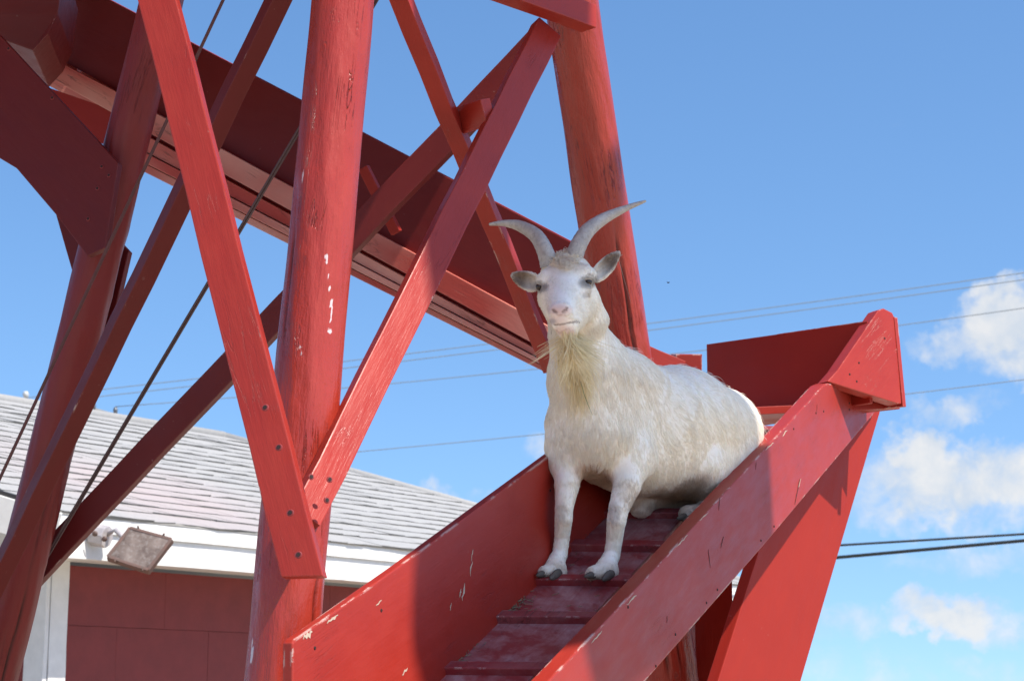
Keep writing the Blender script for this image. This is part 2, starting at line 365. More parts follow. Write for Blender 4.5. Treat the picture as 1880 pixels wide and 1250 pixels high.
# find where the wall corner should stand: px 82
r = ray(84, 1150); k = r.x / r.y; sW = (k * wl.y - wl.x) / (edir.x - k * edir.y); WC = wl + edir * sW
wall_len = (ER - EL).dot(edir) - sW - .4
MW = frame(WC + edir * wall_len / 2 + inn * .06 + Vector((0, 0, (ZE - FH) / 2)), (0, 0, 1), inn)
wall = box('wall', MW, (wall_len, .1, ZE - FH), M_block, bld, bev=0)
BW, BH = .78, .34
bmesh_block = None
nrow = int((ZE - FH) / BH)
for rI in range(nrow + 1):
    z0 = ZE - FH - (rI + 1) * BH
    if z0 < -.2: break
    x = .15 - (BW / 2 if rI % 2 else 0)
    while x < wall_len - .05:
        xa, xb = max(x, .13), min(x + BW, wall_len)
        if xb - xa > .1 and z0 > .3:
            sz = (xb - xa - .002, .02, BH - .002)
            c_ = WC + edir * (xa + xb) / 2 + inn * random.gauss(0, .0006) + Vector((0, 0, z0 + BH / 2))
            box('block', frame(c_, (0, 0, 1), inn), sz, M_block, wall, bev=.0015)
        x += BW
# gable end wall, corner boards
gw = frame(WC + inn * (w_r - OV) + edir * .06 + Vector((0, 0, (ZE - FH - .1) / 2)), (0, 0, 1), edir)
box('wall', gw, (2 * (w_r - OV), .1, ZE - FH - .1), M_block, bld, bev=0)
ga = WC + Vector((0, 0, ZE - FH - .12)); gb = ga + inn * 2 * (w_r - OV)
gpk = (ga + gb) / 2; gpk.z = ZE + (w_r) * TAN - .1
prism('gable_panel', [ga - edir * .02, gb - edir * .02, Vector((gb.x, gb.y, ZE + OV * TAN - .12)) - edir * .02, gpk - edir * .02, Vector((ga.x, ga.y, ZE + OV * TAN - .12)) - edir * .02], edir * .08, M_white, bld, along=inn, bev=0)
for z in (ZE - .02, ZE + .22, ZE + .46):
    member('gable_batten', ga - edir * .03 + Vector((0, 0, z - ga.z)) + inn * max(0, (z - ZE) / TAN - .3), ga - edir * .03 + Vector((0, 0, z - ga.z)) + inn * 3, .012, .01, -edir, M_white, bld, bev=.001)
zt = ZE - FH + .02
def corner(nm, a, bdir, wdt, nrm):
    return member(nm, a + bdir * wdt / 2 + nrm * .02 + Vector((0, 0, .2)), a + bdir * wdt / 2 + nrm * .02 + Vector((0, 0, zt)), wdt, .03, nrm, M_white, bld)
corner('corner_board', WC, edir, .13, -inn); corner('corner_board', WC + inn * -.03, inn, .16, -edir)
for z in (1.35, 1.75, 2.1):
    pass

# floodlight on the eave
fl_c = on_plane(257, 1007, e1 - inn * .30, inn)
fl = tag(empty('floodlight', fl_c), 'rusty square floodlight with dusty glass fixed under the white eave', 'floodlight')
fp = on_plane(257, 1007, fl_c, Vector((0, 1, 0)))
Dl = (fl_c - CAM).dot(AF)
q = [P(238, 967, Dl + .02), P(318, 989, Dl - .0), P(273, 1048, Dl - .10), P(195, 1023, Dl - .08)]
nq = (q[1] - q[0]).cross(q[3] - q[0]).normalized(); nq = nq if nq.dot(CAM - fl_c) > 0 else -nq
M_rust = simple('rusty_bronze_housing', (.115, .085, .072), .55, .3, nscale=30, amt=.5, col2=(.17, .085, .065))
m, t, b = new_mat('dusty_floodlight_glass'); v, _r = local_coord(t); n1, _ = noise(t, v, 9, 5, .6); n2, _ = noise(t, v, 50, 4, .6)
c = mixc(t, mapr(t, n1, .35, .65), (.24, .19, .16), (.10, .07, .055)); c = mixc(t, mapr(t, n2, .5, .7, 0, .4), c, (.36, .33, .30)); link(t, c, b.inputs['Base Color']); b.inputs['Roughness'].default_value = .14; M_lens = m
cq = sum(q, Vector()) / 4
back_q = [cq + (p - cq) * .62 - nq * .13 for p in q]; midq = [p - nq * .05 for p in q]
bm = bmesh.new(); M = frame(cq, q[1] - q[0], nq); Mi = M.inverted(); rr = [[bm.verts.new(Mi @ p) for p in ring] for ring in (q, midq, back_q)]
for a_, b__ in ((0, 1), (1, 2)):
    for j in range(4): bm.faces.new((rr[a_][j], rr[a_][(j + 1) % 4], rr[b__][(j + 1) % 4], rr[b__][j]))
bm.faces.new(rr[0]); bm.faces.new(rr[2][::-1]); bmesh.ops.recalc_face_normals(bm, faces=bm.faces); bevel(bm, .008)
finish(bm, 'housing', M_rust, M, fl)
prism('lens', [cq + (p - cq) * .90 + nq * .001 for p in q], nq * .006, M_lens, fl, bev=.002)
for a_, b__ in ((0, 1), (1, 2), (2, 3), (3, 0)):
    member('bezel', cq + (q[a_] - cq) * .95 + nq * .004, cq + (q[b__] - cq) * .95 + nq * .004, .016, .012, nq, M_rust, fl, bev=.002)
for (a_, b__, s) in ((0, 1, .2), (0, 1, .75), (3, 2, .25), (3, 2, .85)):
    p = q[a_].lerp(q[b__], s); sweep('clip', [p - nq * .015 + (p - cq).normalized() * .004, p + nq * .015 + (p - cq).normalized() * .012], [.007, .005], M_rust, fl, seg=8)
jb = P(184, 983, Dl + .12); M_galv = simple('dull_white_junction_box', (.50, .46, .46), .5, .2, nscale=30)
Mj = frame(jb, (1, -.35, -.2), (0, 0, 1)); bm = bmesh.new(); bmesh.ops.create_cone(bm, cap_ends=True, segments=8, radius1=.062, radius2=.062, depth=.09); bevel(bm, .004)
jbo = finish(bm, 'junction_box', M_galv, Mj, fl)
for (px, py) in ((174, 979), (192, 989)):
    p = P(px, py, Dl + .055); sweep('knockout', [p, p + Vector((0, -.006, -.002))], [.016, .014], M_rust, fl, seg=12)
sweep('swivel_arm', [jb + Vector((.03, 0, .0)), jb + Vector((.09, -.04, .03)), cq - nq * .11], [.016, .014, .018], M_galv, fl, seg=10)
sweep('conduit', [jb, jb + inn * .25 + Vector((0, 0, .02))], [.014, .014], M_galv, fl, seg=8)

# ------------------------------------------------------------------ utility poles and power lines
M_wood = simple('grey_weathered_timber', (.45, .43, .38), .8, nscale=20)
M_ins = simple('grey_porcelain', (.12, .14, .17), .3)
up_b = P(193, 790, 46); up_b.z = 0
upo = tag(empty('utility_pole', up_b), 'utility pole crossarm with dark insulator showing above white roof', 'utility pole')
ptop = P(186, 766, 46)
sweep('pole', [Vector((ptop.x, ptop.y, 0)), ptop], [.14, .11], M_wood, upo, seg=12)
member('crossarm', P(165, 752, 46), P(219, 767, 45.8), .14, .11, (0, -1, 0), M_wood, upo)
for (px, py) in ((212, 752), (172, 744)):
    sweep('insulator', [P(px, py + 8, 45.8), P(px, py, 45.8), P(px, py - 5, 45.8)], [.04, .06, .03], M_ins, upo, seg=10)
ul = P(47, 770, 52); ulb = Vector((ul.x, ul.y, 0))
upo2 = tag(empty('utility_pole', ulb), 'thin pole tip with pale insulator above left end of white roof', 'utility pole')
sweep('pole', [ulb, P(48, 728, 52)], [.06, .03], M_wood, upo2, seg=10)
sweep('insulator', [P(48, 731, 52), P(47.5, 724, 52), P(47, 718, 52)], [.05, .09, .05], simple('pale_porcelain', (.5, .52, .52), .3), upo2, seg=10)
def wire(pts, D0, D1, r, mat, label, x0=-500, x1=2700):
    xs = np.array([p[0] for p in pts], float); ys = np.array([p[1] for p in pts], float)
    c_ = np.polyfit(xs, ys, 2 if len(pts) > 3 else 1); out = []
    for px in np.linspace(x0, x1, 33):
        out.append(P(px, float(np.polyval(c_, px)), D0 + (D1 - D0) * (px - x0) / (x1 - x0)))
    o = sweep('power_line', out, [r] * len(out), mat, None, seg=8)
    return tag(o, label, 'power line', 'power lines across the sky')
GL = [(203, 713), (624, 664), (903, 632), (1186, 593), (1740, 522), (1880, 500)]
wire(GL, 46, 40, .0105, M_wire, 'topmost thin grey power line of the upper close pair crossing the sky')
wire([(x, y + 12.5) for x, y in GL], 46, 40, .0105, M_wire, 'second thin grey power line just below the topmost one')
wire([(220, 747), (413, 729), (706, 706), (982, 677), (1227, 651), (1293, 643), (1650, 598), (1880, 565)], 46, 40, .0105, M_wire, 'single grey power line in front of the upper right cloud', x0=212)
wire([(200, 868), (672, 826), (1009, 797), (1670, 722), (1880, 697)], 46, 40, .0105, M_wire, 'grey power line passing just under the upper right cloud')
wire([(1537, 1001), (1545, 1000), (1880, 980)], 26, 24, .016, M_blackwire, 'upper of the two thick dark power lines at lower right', x0=900)
wire([(1380, 1037), (1537, 1023), (1880, 992)], 25, 22, .022, M_blackwire, 'lower and thickest black power line at lower right', x0=900)

# ------------------------------------------------------------------ goat tower
tw = tag(empty('goat_tower', (-.3, 4.4, 0)), 'red painted timber goat tower with round poles, crossed braces and a climbing ramp', 'goat tower')
def pole(pa, pb, ra, rb, crack=None, chips=(), dents=30, top=6.3, label=None, mat=None):
    """pa low point, pb high point; the log runs on down to the ground and up out of view"""
    d = (pb - pa); g = pa - d * (pa.z / d.z); tpt = pa + d * ((top - pa.z) / d.z)
    L = (tpt - g).length; nr = int(L / .012); seg = 84
    rr_ = lambda s: 1.0
    bm = bmesh.new(); c = g.copy(); dn = d.normalized(); a = (Vector((0, -1, 0)) - dn * Vector((0, -1, 0)).dot(dn)).normalized(); b_ = dn.cross(a)
    th = np.arange(seg) / seg * 2 * math.pi
    ph = rng.uniform(0, 6.28, 24); zs = np.arange(nr + 1) / nr * L
    zA = (pa - g).length; zB = (pb - g).length
    rad = ra + (rb - ra) * (zs - zA) / (zB - zA); rad = np.clip(rad, min(ra, rb) * .7, max(ra, rb) * 1.25)
    TH, ZS = np.meshgrid(th, zs)
    dev = .010 * np.sin(2 * TH + ph[0] + ZS * .8) + .012 * np.sin(TH + ph[1] + ZS * 2.1) + .006 * np.sin(3 * TH + ph[2] + 1.3 * ZS) + .012 * np.sin(ZS * 6.3 + ph[3]) + .007 * np.sin(ZS * 17 + ph[4] + TH)
    for i in range(10):
        kx, kz = rng.integers(3, 14), rng.uniform(4, 30); dev += .0035 * np.sin(kx * TH + ph[5 + i] + kz * ZS)
    wear = np.zeros(TH.shape + (2,))
    for i in range(dents):
        t0, z0, w_ = rng.uniform(0, 6.28), rng.uniform(1.2, 3.4), rng.uniform(.012, .03)
        dt = (TH - t0 + math.pi) % (2 * math.pi) - math.pi; r2 = ((dt * ra) ** 2 + (ZS - z0) ** 2) / w_ ** 2
        dev += rng.choice([-1, 1]) * .03 * np.exp(-r2)
    R_ = rad[:, None] * (1 + dev)
    if crack:
        for (t0, za, zb, w_, dp) in crack:
            tc_ = t0 + .05 * np.sin(ZS * 7 + t0) + .025 * np.sin(ZS * 23 + 1)
            dt = np.abs((TH - tc_ + math.pi) % (2 * math.pi) - math.pi) * ra
            g_ = np.clip((ZS - za) / .08, 0, 1) * np.clip((zb - ZS) / .08, 0, 1) * (.6 + .4 * np.sin(ZS * 11 + t0))
            k_ = np.clip(1 - dt / w_, 0, 1) * g_; R_ -= dp * k_; wear[..., 1] = np.maximum(wear[..., 1], np.clip(k_ * 1.3, 0, .9))
    A_, B_, D_ = np.array(a), np.array(b_), np.array(dn)
    pts = (R_ * np.cos(TH))[..., None] * A_ + (R_ * np.sin(TH))[..., None] * B_ + ZS[..., None] * D_
    wp = pts + np.array(c) - np.array(CAM); Dp = wp @ np.array(AF); PX = 940 + FPX * (wp @ np.array(AR)) / Dp; PY = 625 - FPX * (wp @ np.array(AU)) / Dp
    face = (np.cos(TH) > .0)
    for (cx, cy, hl, hw, ang) in chips:
        ca, sa = math.cos(math.radians(ang)), math.sin(math.radians(ang)); ux = (PX - cx) * ca + (PY - cy) * sa; uy = -(PX - cx) * sa + (PY - cy) * ca
        wear[..., 0] = np.maximum(wear[..., 0], np.clip(1.5 - ((uy / hl) ** 2 + (ux / hw) ** 2), 0, 1) * face)
    flat = pts.reshape(-1, 3); vs = [bm.verts.new(p) for p in flat]
    for i in range(nr):
        for j in range(seg):
            bm.faces.new((vs[i * seg + j], vs[i * seg + (j + 1) % seg], vs[(i + 1) * seg + (j + 1) % seg], vs[(i + 1) * seg + j]))
    bm.faces.new(vs[:seg][::-1]); bm.faces.new(vs[-seg:])
    me = bpy.data.meshes.new('pole'); bm.to_mesh(me); bm.free(); me.materials.append(mat or M_pole)
    me.polygons.foreach_set('use_smooth', [True] * len(me.polygons))
    at = me.color_attributes.new('wear', 'FLOAT_COLOR', 'POINT'); cc = np.ones((len(flat), 4)); cc[:, :2] = wear.reshape(-1, 2); cc[:, 2] = 0
    at.data.foreach_set('color', cc.ravel())
    # local frame with z along the log, so the grain of the paint follows it
    M = Matrix((b_.cross(dn) * 1.0, b_, dn)).transposed().to_4x4(); M.translation = c
    me.transform(Matrix.Translation(-c * 0) ); R3 = M.to_3x3().to_4x4().inverted(); me.transform(R3)
    o = bpy.data.objects.new('pole', me); put(o, M, tw); 
    if label: o['label'] = label
    return o, (lambda z: g + d * ((z - g.z) / d.z))
_, poleA = pole(P(515, 1250, 3.52), P(629, 0, 3.80), .066, .0615,
    crack=[(1.0, 1.35, 1.9, .004, .012), (.2, 1.0, 1.75, .004, .01), (-.9, 2.2, 2.5, .004, .008)],
    chips=[(599, 477, 16, 5, -12), (556, 325, 14, 3, 10), (604, 520, 22, 2, -3), (607, 570, 24, 1.8, -3), (604, 605, 9, 6, -25), (552, 640, 16, 3, 0), (610, 560, 40, 1.6, 0), (560, 384, 5, 4, 0), (462, 1195, 30, 3, 5)], label='front pole in full sun with white chips')
_, poleB = pole(P(1160, 760, 5.08), P(1060, 80, 4.82), .072, .0665, crack=[(.32, 1.9, 3.2, .0045, .016), (-.2, 1.9, 2.3, .008, .014), (.15, 2.0, 2.25, .007, .015)], label='right rear pole with a long drying crack')
_, poleC = pole(P(-10, 1250, 5.02), P(292, 20, 5.02), .060, .057, crack=[(.6, 1.5, 2.4, .004, .01)], label='left rear pole in shade', mat=M_pole_shade)

# braces
def bolt(px, py, o_n, pt, parent, r=.0045):
    p = on_plane(px, py, pt, o_n); n = o_n.normalized()
    bm = bmesh.new(); bmesh.ops.create_cone(bm, cap_ends=True, segments=12, radius1=r * 1.5, radius2=r * 1.25, depth=.0016)
    M = frame(p + n * .0006, n, (1, .3, .2)); finish(bm, 'screw', M_screw, M, parent)
    bm = bmesh.new(); bmesh.ops.create_cone(bm, cap_ends=True, segments=10, radius1=r * .85, radius2=r * .85, depth=.001)
    finish(bm, 'screw_hole', M_dark, frame(p + n * .0018, n, (1, .3, .2)), parent)
n1 = Vector((-.16, -.97, .17)).normalized()
b1a, b1b = P(560, 1060, 3.36), P(291, 0, 3.66)
br1 = member('brace', b1a, b1b, .0725, .036, n1, M_red, tw, w1=.0710, ext1=1.6, cut0=.010)
br1['label'] = 'sunlit front brace with square cut foot'
f1pt = (b1a + b1b) / 2 + n1 * .0185
for (px, py) in ((487, 748), (512, 821), (533, 941), (548, 1018)): bolt(px, py, n1, f1pt, br1)
n2 = Vector((.50, -.86, .12)).normalized()
br2 = member('brace', P(597, 872, 3.505), P(1003, 56, 4.56), .060, .034, n2, M_red, tw, w1=.070, ext0=.115)
br2['label'] = 'brace half in sun half in shade from front pole to right pole'
p2 = P(597, 872, 3.43)
for (px, py) in ((571, 875), (605, 880), (600, 918)): bolt(px, py, n2, P(600, 880, 3.42), br2, .004)
n5 = Vector((.62, -.70, .36)).normalized()
br5 = member('brace', P(733, -10, 4.02), P(1006, 660, 4.98), .042, .040, n5, M_red, tw, ext0=.15, ext1=.03)
n4 = Vector((-.18, -.98, .02)).normalized()
br4 = member('brace', P(75, 1038, 5.12), P(985, 83, 4.93), .070, .032, n4, M_red_shade, tw, w1=.073, ext0=.05, ext1=.05)
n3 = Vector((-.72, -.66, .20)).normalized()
br3 = member('brace', P(20, 1010, 4.72), P(511, 0, 4.30), .040, .046, n3, M_red_shade, tw, ext0=.45, ext1=1.0)
# horizontal beam between front and right pole
member('crossbeam', P(1082, 34, 4.60), P(640, -125, 4.08), .058, .05, (.48, -.87, 0), M_red, tw, w1=.056, ext1=.25)
cb_n = Vector((.48, -.87, 0))
# blocking where two braces cross
sp0, sp1 = P(843, 222, 4.34), P(897, 205, 4.27)
member('spacer_block', sp0, sp1, .062, .03, (.3, -.9, -.15), M_red, tw)
# brackets at the left rear pole : wide boards running up to the left to carry an upper landing
nb = Vector((-.30, -.95, .04)).normalized(); bp_ = P(170, 350, 4.90)
def pl(pts, pt, n, dD=0): return [on_plane(x, y, pt, n) for x, y in pts]
bk = prism('bracket_board', pl([(-140, -82), (0, 66), (217, 300), (193, 455), (160, 470), (105, 397), (30, 309), (0, 291), (-140, 180)], bp_, nb), -nb * .022, M_red_shade, tw, bev=.002); bk['label'] = 'near bracket board across the left pole'
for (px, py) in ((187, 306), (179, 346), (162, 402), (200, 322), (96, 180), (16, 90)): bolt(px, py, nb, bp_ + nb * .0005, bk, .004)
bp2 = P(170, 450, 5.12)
prism('bracket_board', pl([(100, 385), (150, 330), (205, 428), (236, 461), (213, 560), (186, 640), (168, 630), (180, 520), (160, 470), (133, 500), (118, 448)], bp2, nb), -nb * .022, M_red_shade, tw, bev=.002)['label'] = 'far bracket board behind the left pole'

# ---------------- lower ramp, the one the goat sits on
A0, B0 = P(790, 1240, 3.75), P(1310, 750, 5.25); ra_ = (B0 - A0); RL = ra_.length; ra_.normalize(); cx_ = Vector((1, 0, -.012)).normalized()
fn = cx_.cross(ra_).normalized(); fn = fn if fn.z > 0 else -fn
FW = .318
def fl_pt(s, c, h=0.):
    s, c, h = float(s), float(c), float(h); return A0 + ra_ * s + cx_ * c + fn * h
ramp = member('ramp', fl_pt(-.75, FW / 2, -.075), fl_pt(RL - .05, FW / 2, -.075), .045, .09, fn, M_red, tw)
ramp['label'] = 'lower ramp climbing away from the camera'
tR0, tR1 = P(1200, 1046, 4.0), P(1445, 780, 4.86); dR = tR1 - tR0; nR = Vector((dR.y, -dR.x, 0)).normalized()
rb_pts = pl([(800, 1468), (1200, 1046), (1445, 780), (1512, 707), (1521, 703), (1606, 733), (1613, 739), (1611, 751), (1592, 774), (1400, 1003), (1200, 1232), (960, 1505), (800, 1690)], tR0, nR)
sbR = prism('side_board', rb_pts, -nR * .038, M_red_worn, ramp, along=dR, bev=.003); sbR['label'] = 'right side board of the lower ramp with chipped white edge'
for (px, py) in ((1498, 758), (1512, 755), (1559, 740), (1590, 749), (1559, 752), (1457, 787), (1421, 966), (1397, 992), (1317, 1082), (1297, 1106), (1240, 1164), (1204, 1222), (1153, 1114)): 
    p = on_plane(px, py, tR0, nR); bm = bmesh.new(); bmesh.ops.create_cone(bm, cap_ends=True, segments=8, radius1=.0034, radius2=.0026, depth=.0014); finish(bm, 'nail', M_dark, frame(p + nR * .0005, nR, (0, 0, 1)), sbR)
tL0, tL1 = P(545, 1176, 3.29), P(985, 853, 4.2); dL = tL1 - tL0; nL = Vector((dL.y, -dL.x, 0)).normalized()
lb_pts = pl([(537, 1180), (541, 1173), (552, 1166), (735, 1040), (735, 1039), (985, 853), (1194, 699), (1205, 890), (880, 1215), (537, 1530)], tL0, nL)
lb_pts[3] = on_plane(735, 1037, tL0, nL); lb_pts[4] = on_plane(860, 945, tL0, nL)
sbL = prism('side_board', lb_pts, -nL * .020, M_red_worn, ramp, along=dL, bev=.003); sbL['label'] = 'left side board of the lower ramp half in sun'
for (px, py) in ((578, 1189), (700, 1120), (1010, 900)):
    p = on_plane(px, py, tL0, nL); bm = bmesh.new(); bmesh.ops.create_cone(bm, cap_ends=True, segments=8, radius1=.0036, radius2=.0028, depth=.0014); finish(bm, 'nail', M_dark, frame(p + nL * .0005, nL, (0, 0, 1)), sbL)
def slab(name, s0, s1, c0, c1, h0, h1, mat, parent, j=0.):
    pts = [fl_pt(s0 + random.gauss(0, j), c0, h1), fl_pt(s0 + random.gauss(0, j), c1, h1), fl_pt(s1, c1, h1), fl_pt(s1, c0, h1)]
    return prism(name, pts, fn * (h0 - h1), mat, parent, along=ra_, bev=.0025)
def sliver(px0, py0, px1, py1, w_, pt, n, mat, parent, nm):
    a, b_ = on_plane(px0, py0, pt, n), on_plane(px1, py1, pt, n); d = (b_ - a); s_ = n.cross(d).normalized(); k = 7; l_, r_ = [], []
    for i in range(k):
        f = i / (k - 1); c_ = a + d * f + s_ * random.gauss(0, w_ * .5) + n * .0004; q_ = w_ * (math.sin(math.pi * min(.97, max(.06, f))) ** .7) * random.uniform(.5, 1.2)
        l_.append(c_ + s_ * q_); r_.append(c_ - s_ * q_)
    return prism(nm, l_ + r_[::-1], n * .0004, mat, parent, along=d, bev=0)
M_bare = simple('bare_weathered_wood', (.52, .42, .32), .75, nscale=90)
M_split = simple('open_grain_split', (.05, .01, .01), .8)
for q_ in ((1468, 880, 1459, 926, .0022), (1321, 914, 1319, 936, .0016), (1328, 984, 1323, 1006, .0014), (1300, 1008, 1304, 1042, .0013), (1388, 848, 1387, 862, .0012), (1500, 742, 1499, 756, .001), (1225, 1130, 1224, 1143, .001)):
    sliver(*q_, tR0, nR, M_split, sbR, 'split')
for q_ in ((1470, 878, 1463, 905, .0012), (1445, 790, 1436, 800, .002), (1420, 812, 1405, 826, .0015), (1168, 1092, 1150, 1110, .0022), (1105, 1158, 1085, 1180, .0016), (1262, 982, 1240, 1004, .0018), (1300, 940, 1284, 956, .0012)):
    sliver(*q_, tR0, nR, M_bare, sbR, 'paint_chip')
for q_ in ((868, 1008, 865, 1030, .0016), (867, 1030, 862, 1056, .0022), (853, 1070, 848, 1102, .0034), (846, 1080, 843, 1096, .0022), (828, 1106, 826, 1120, .0014), (748, 1226, 738, 1238, .002), (700, 1100, 690, 1112, .0012), (620, 1128, 600, 1144, .003), (573, 1160, 556, 1172, .004)):
    sliver(*q_, tL0, nL, M_bare, sbL, 'paint_chip')
# floor boards: two wide planks per bay, butted under the cleats
def s_at(py):   # distance along the ramp of the floor's left edge seen at image row py
    best = min(np.linspace(-.8, RL, 4000), key=lambda s: abs(proj(fl_pt(s, 0))[1] - py)); return float(best)
rows = [1400, 1310, 1232, 1139, 1070, 1007, 947]
cs = [s_at(r_) for r_ in rows]; st = (cs[-1] - cs[-2])
while cs[-1] + st < RL - .06: cs.append(cs[-1] + st)
tops = cs
for i in range(len(cs) - 1):
    k = .205 + random.gauss(0, .006)
    slab('plank', cs[i] + .004, cs[i + 1] - .004, .006, k - .004, -.018, random.gauss(0, .0012), M_floor, ramp)
    slab('plank', cs[i] + .004, cs[i + 1] - .004, k + .004, FW - .006, -.018, random.gauss(0, .0012), M_floor, ramp)
for i, s in enumerate(cs):
    o = slab('cleat', s - .014, s + .018, .012, FW - .008, -.004, .0165 + random.gauss(0, .001), M_cleat, ramp, j=.0015)
# dry muck and straw gathered along the left board
bm = bmesh.new()
for i in range(1500):
    sc = random.choice([cs[2] - .01, cs[3] + .03, cs[3] + .02, cs[4] + .02, cs[1]]) ; s = sc + abs(random.gauss(0, .05)); c_ = abs(random.gauss(0, .020)) + .002 + (.25 if random.random() < .08 else 0) * random.random()
    if random.random() < .3: s = random.uniform(cs[1], cs[6]); c_ = abs(random.gauss(0, .008))
    p = fl_pt(s, c_, random.uniform(.001, .007)); a = random.uniform(0, 6.28); d = (ra_ * math.cos(a) + cx_ * math.sin(a) + fn * random.uniform(-.2, .3)) * random.uniform(.002, .008); w_ = fn.cross(d).normalized() * .0006
    vs = [bm.verts.new(p - d - w_), bm.verts.new(p + d - w_), bm.verts.new(p + d + w_ + fn * .0008), bm.verts.new(p - d + w_ + fn * .0008)]; bm.faces.new(vs)
o = finish(bm, 'straw_litter', M_hay, Matrix.Identity(4)); tag(o, 'dry straw and droppings gathered in the corner of the lower ramp', kind='stuff')
# leaning support board, box post
nS = Vector((.74, -.67, -.05)).normalized(); sp_ = on_plane(1600, 760, tR0, nR) - nR * .040
sup = pl([(1617, 752), (1585, 742), (1399, 985), (1390, 1022), (1318, 1250), (1240, 1500), (1395, 1500), (1470, 1250)], sp_, nS)
for i_, (xa, sl_) in ((5, (1318, -.312)), (6, (1470, -.30))):      # carry the board on down to the ground
    for py in range(1400, 6000, 10):
        sup[i_] = on_plane(xa + sl_ * (py - 1250), py, sp_, nS)
        if sup[i_].z < .02: break
for c_ in (.02, FW - .02):
    q_ = fl_pt(-.68, c_, -.05); member('post', (q_.x, q_.y, 0), (q_.x, q_.y, q_.z), .09, .09, (0, -1, 0), M_red, tw)
prism('support_board', sup, -nS * .036, M_plate, tw, along=sup[0] - sup[7], bev=.003)['label'] = 'broad leaning support board under the ramp corner in full sun'
pp = P(1300, 1150, 5.42); pt_ = P(1305, 780, 5.5)
member('post', Vector((pp.x, pp.y, 0)), Vector((pp.x, pp.y, 2.25)), .115, .10, (.25, -.97, 0), M_red, tw)
# upper landing the ramp climbs to
lz = .0
land = empty('landing', P(1400, 748, 5.35), tw)
nC = Vector((.60, -.80, .05)).normalized(); cpt = on_plane(1521, 702, tR0, nR) - nR * .01
cpl = pl([(1519, 700), (1537, 680), (1612, 570), (1622, 566), (1638, 574), (1643, 584), (1655, 741), (1650, 741)], cpt, nC)
cbo = prism('corner_board', cpl, -nC * .04, M_red, land, bev=.003)
for (px, py) in ((1577, 666), (1560, 687), (1573, 700), (1624, 621)):
    p = on_plane(px, py, cpt, nC); bm = bmesh.new(); bmesh.ops.create_cone(bm, cap_ends=True, segments=8, radius1=.0034, radius2=.0026, depth=.0014); finish(bm, 'nail', M_dark, frame(p + nC * .0005, nC, (0, 0, 1)), cbo)
er0 = on_plane(1648, 583, cpt, nC); er1 = on_plane(1664, 747, cpt, nC)
prism('end_panel', [er0, er1, er1 + Vector((-.30, .26, 0)), er0 + Vector((-.30, .26, .0))], (-.012, -.012, 0), M_red_worn, land, bev=.002)
zl = P(1650, 737, 5.44).z
bpR = P(1592, 590, 5.38); bpL = P(1297, 632, 5.85)
prism('back_panel', [bpR, bpL, Vector((bpL.x, bpL.y, zl - .02)), Vector((bpR.x, bpR.y, zl - .02))], Vector((.03, .04, 0)) * .35, M_plate, land, bev=.002)
# landing floor
f1 = P(1652, 738, 5.44); f2 = P(1642, 738, 5.43); f1.z = f2.z = zl
prism('floor_panel', [f2 + Vector((-.02, .0, 0)), f1, Vector((f1.x - .28, f1.y + .25, zl)), Vector((bpL.x + .05, bpL.y + .1, zl)), Vector((bpL.x - .02, bpL.y - .05, zl)), fl_pt(RL, 0, 0) * 1.0], (0, 0, -.022), M_plate, land, bev=.002)
# ---------------- upper ramp, running up to the left behind the poles
def urow(px, off): return off + (px - 200) * .524
DR = lambda px: 1 / (1 / 5.28 + (1 / 6.0 - 1 / 5.28) * (1100 - px) / 1100)
uT0, uT1 = P(1100, urow(1100, 0), 5.28), P(0, urow(0, 0), 6.5); dU = uT0 - uT1; nU = Vector((dU.y, -dU.x, 0)).normalized()
uramp = member('ramp', on_plane(-120, 30, uT0, nU) - nU * .25, on_plane(1080, 640, uT0, nU) - nU * .25, .05, .09, (0, 0, 1), M_faded, tw); uramp['label'] = 'upper ramp climbing to the left behind the poles'
def up_pts(xs): return pl(xs, uT0, nU)
us = prism('side_board', up_pts([(-160, -189), (1125, 485), (1125, 672), (217, 168), (74, 90), (-160, -36)]), -nU * .022, M_red_shade, uramp, along=dU, bev=.002)
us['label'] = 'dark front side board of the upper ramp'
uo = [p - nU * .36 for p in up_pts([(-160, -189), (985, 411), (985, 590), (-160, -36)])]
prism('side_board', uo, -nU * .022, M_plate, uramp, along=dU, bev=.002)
# stringer with its ledge, then the layered edge boards below
st_o = nU * .030
prism('stringer', [p + st_o for p in up_pts([(66, 92), (217, 170), (1015, 602), (1013, 648), (217, 212), (66, 128)])], -nU * .045, M_faded, uramp, along=dU, bev=.002)
st2 = up_pts([(60, 160), (217, 217), (1015, 652), (1012, 690), (270, 320), (217, 290), (60, 205)])
def stripe(name, y0a, y0b, y1a, y1b, o_, th, mat, xa=217, xb=1011):
    pts = up_pts([(xa, y0a), (xb, y0b), (xb, y1b), (xa, y1a)]); return prism(name, [p + nU * o_ for p in pts], -nU * th, mat, uramp, along=dU, bev=.002)
bb = up_pts([(60, 150), (217, 205), (1014, 640), (1012, 680), (217, 282), (60, 196)]); prism('backing_board', [p - nU * .03 for p in bb], -nU * .02, M_plate, uramp, along=dU, bev=.001)
stripe('edge_board', 221, 655, 252, 667, .012, .04, M_faded); stripe('edge_board', 254, 669, 274, 677, .022, .05, M_faded); stripe('edge_board', 276, 679, 292, 688, .006, .05, M_faded)
for i in range(13):      # floor planks of the upper ramp, seen from below
    s0, s1 = i / 13, (i + 1) / 13; a = uT1.lerp(uT0, s0 + .004); b2 = uT1.lerp(uT0, s1 - .004); dz = Vector((0, 0, -.30 + random.gauss(0, .004)))
    prism('plank', [a + dz - nU * .03, b2 + dz - nU * .03, b2 + dz - nU * .355, a + dz - nU * .355], (0, 0, .02), M_faded, uramp, along=nU, bev=.001)
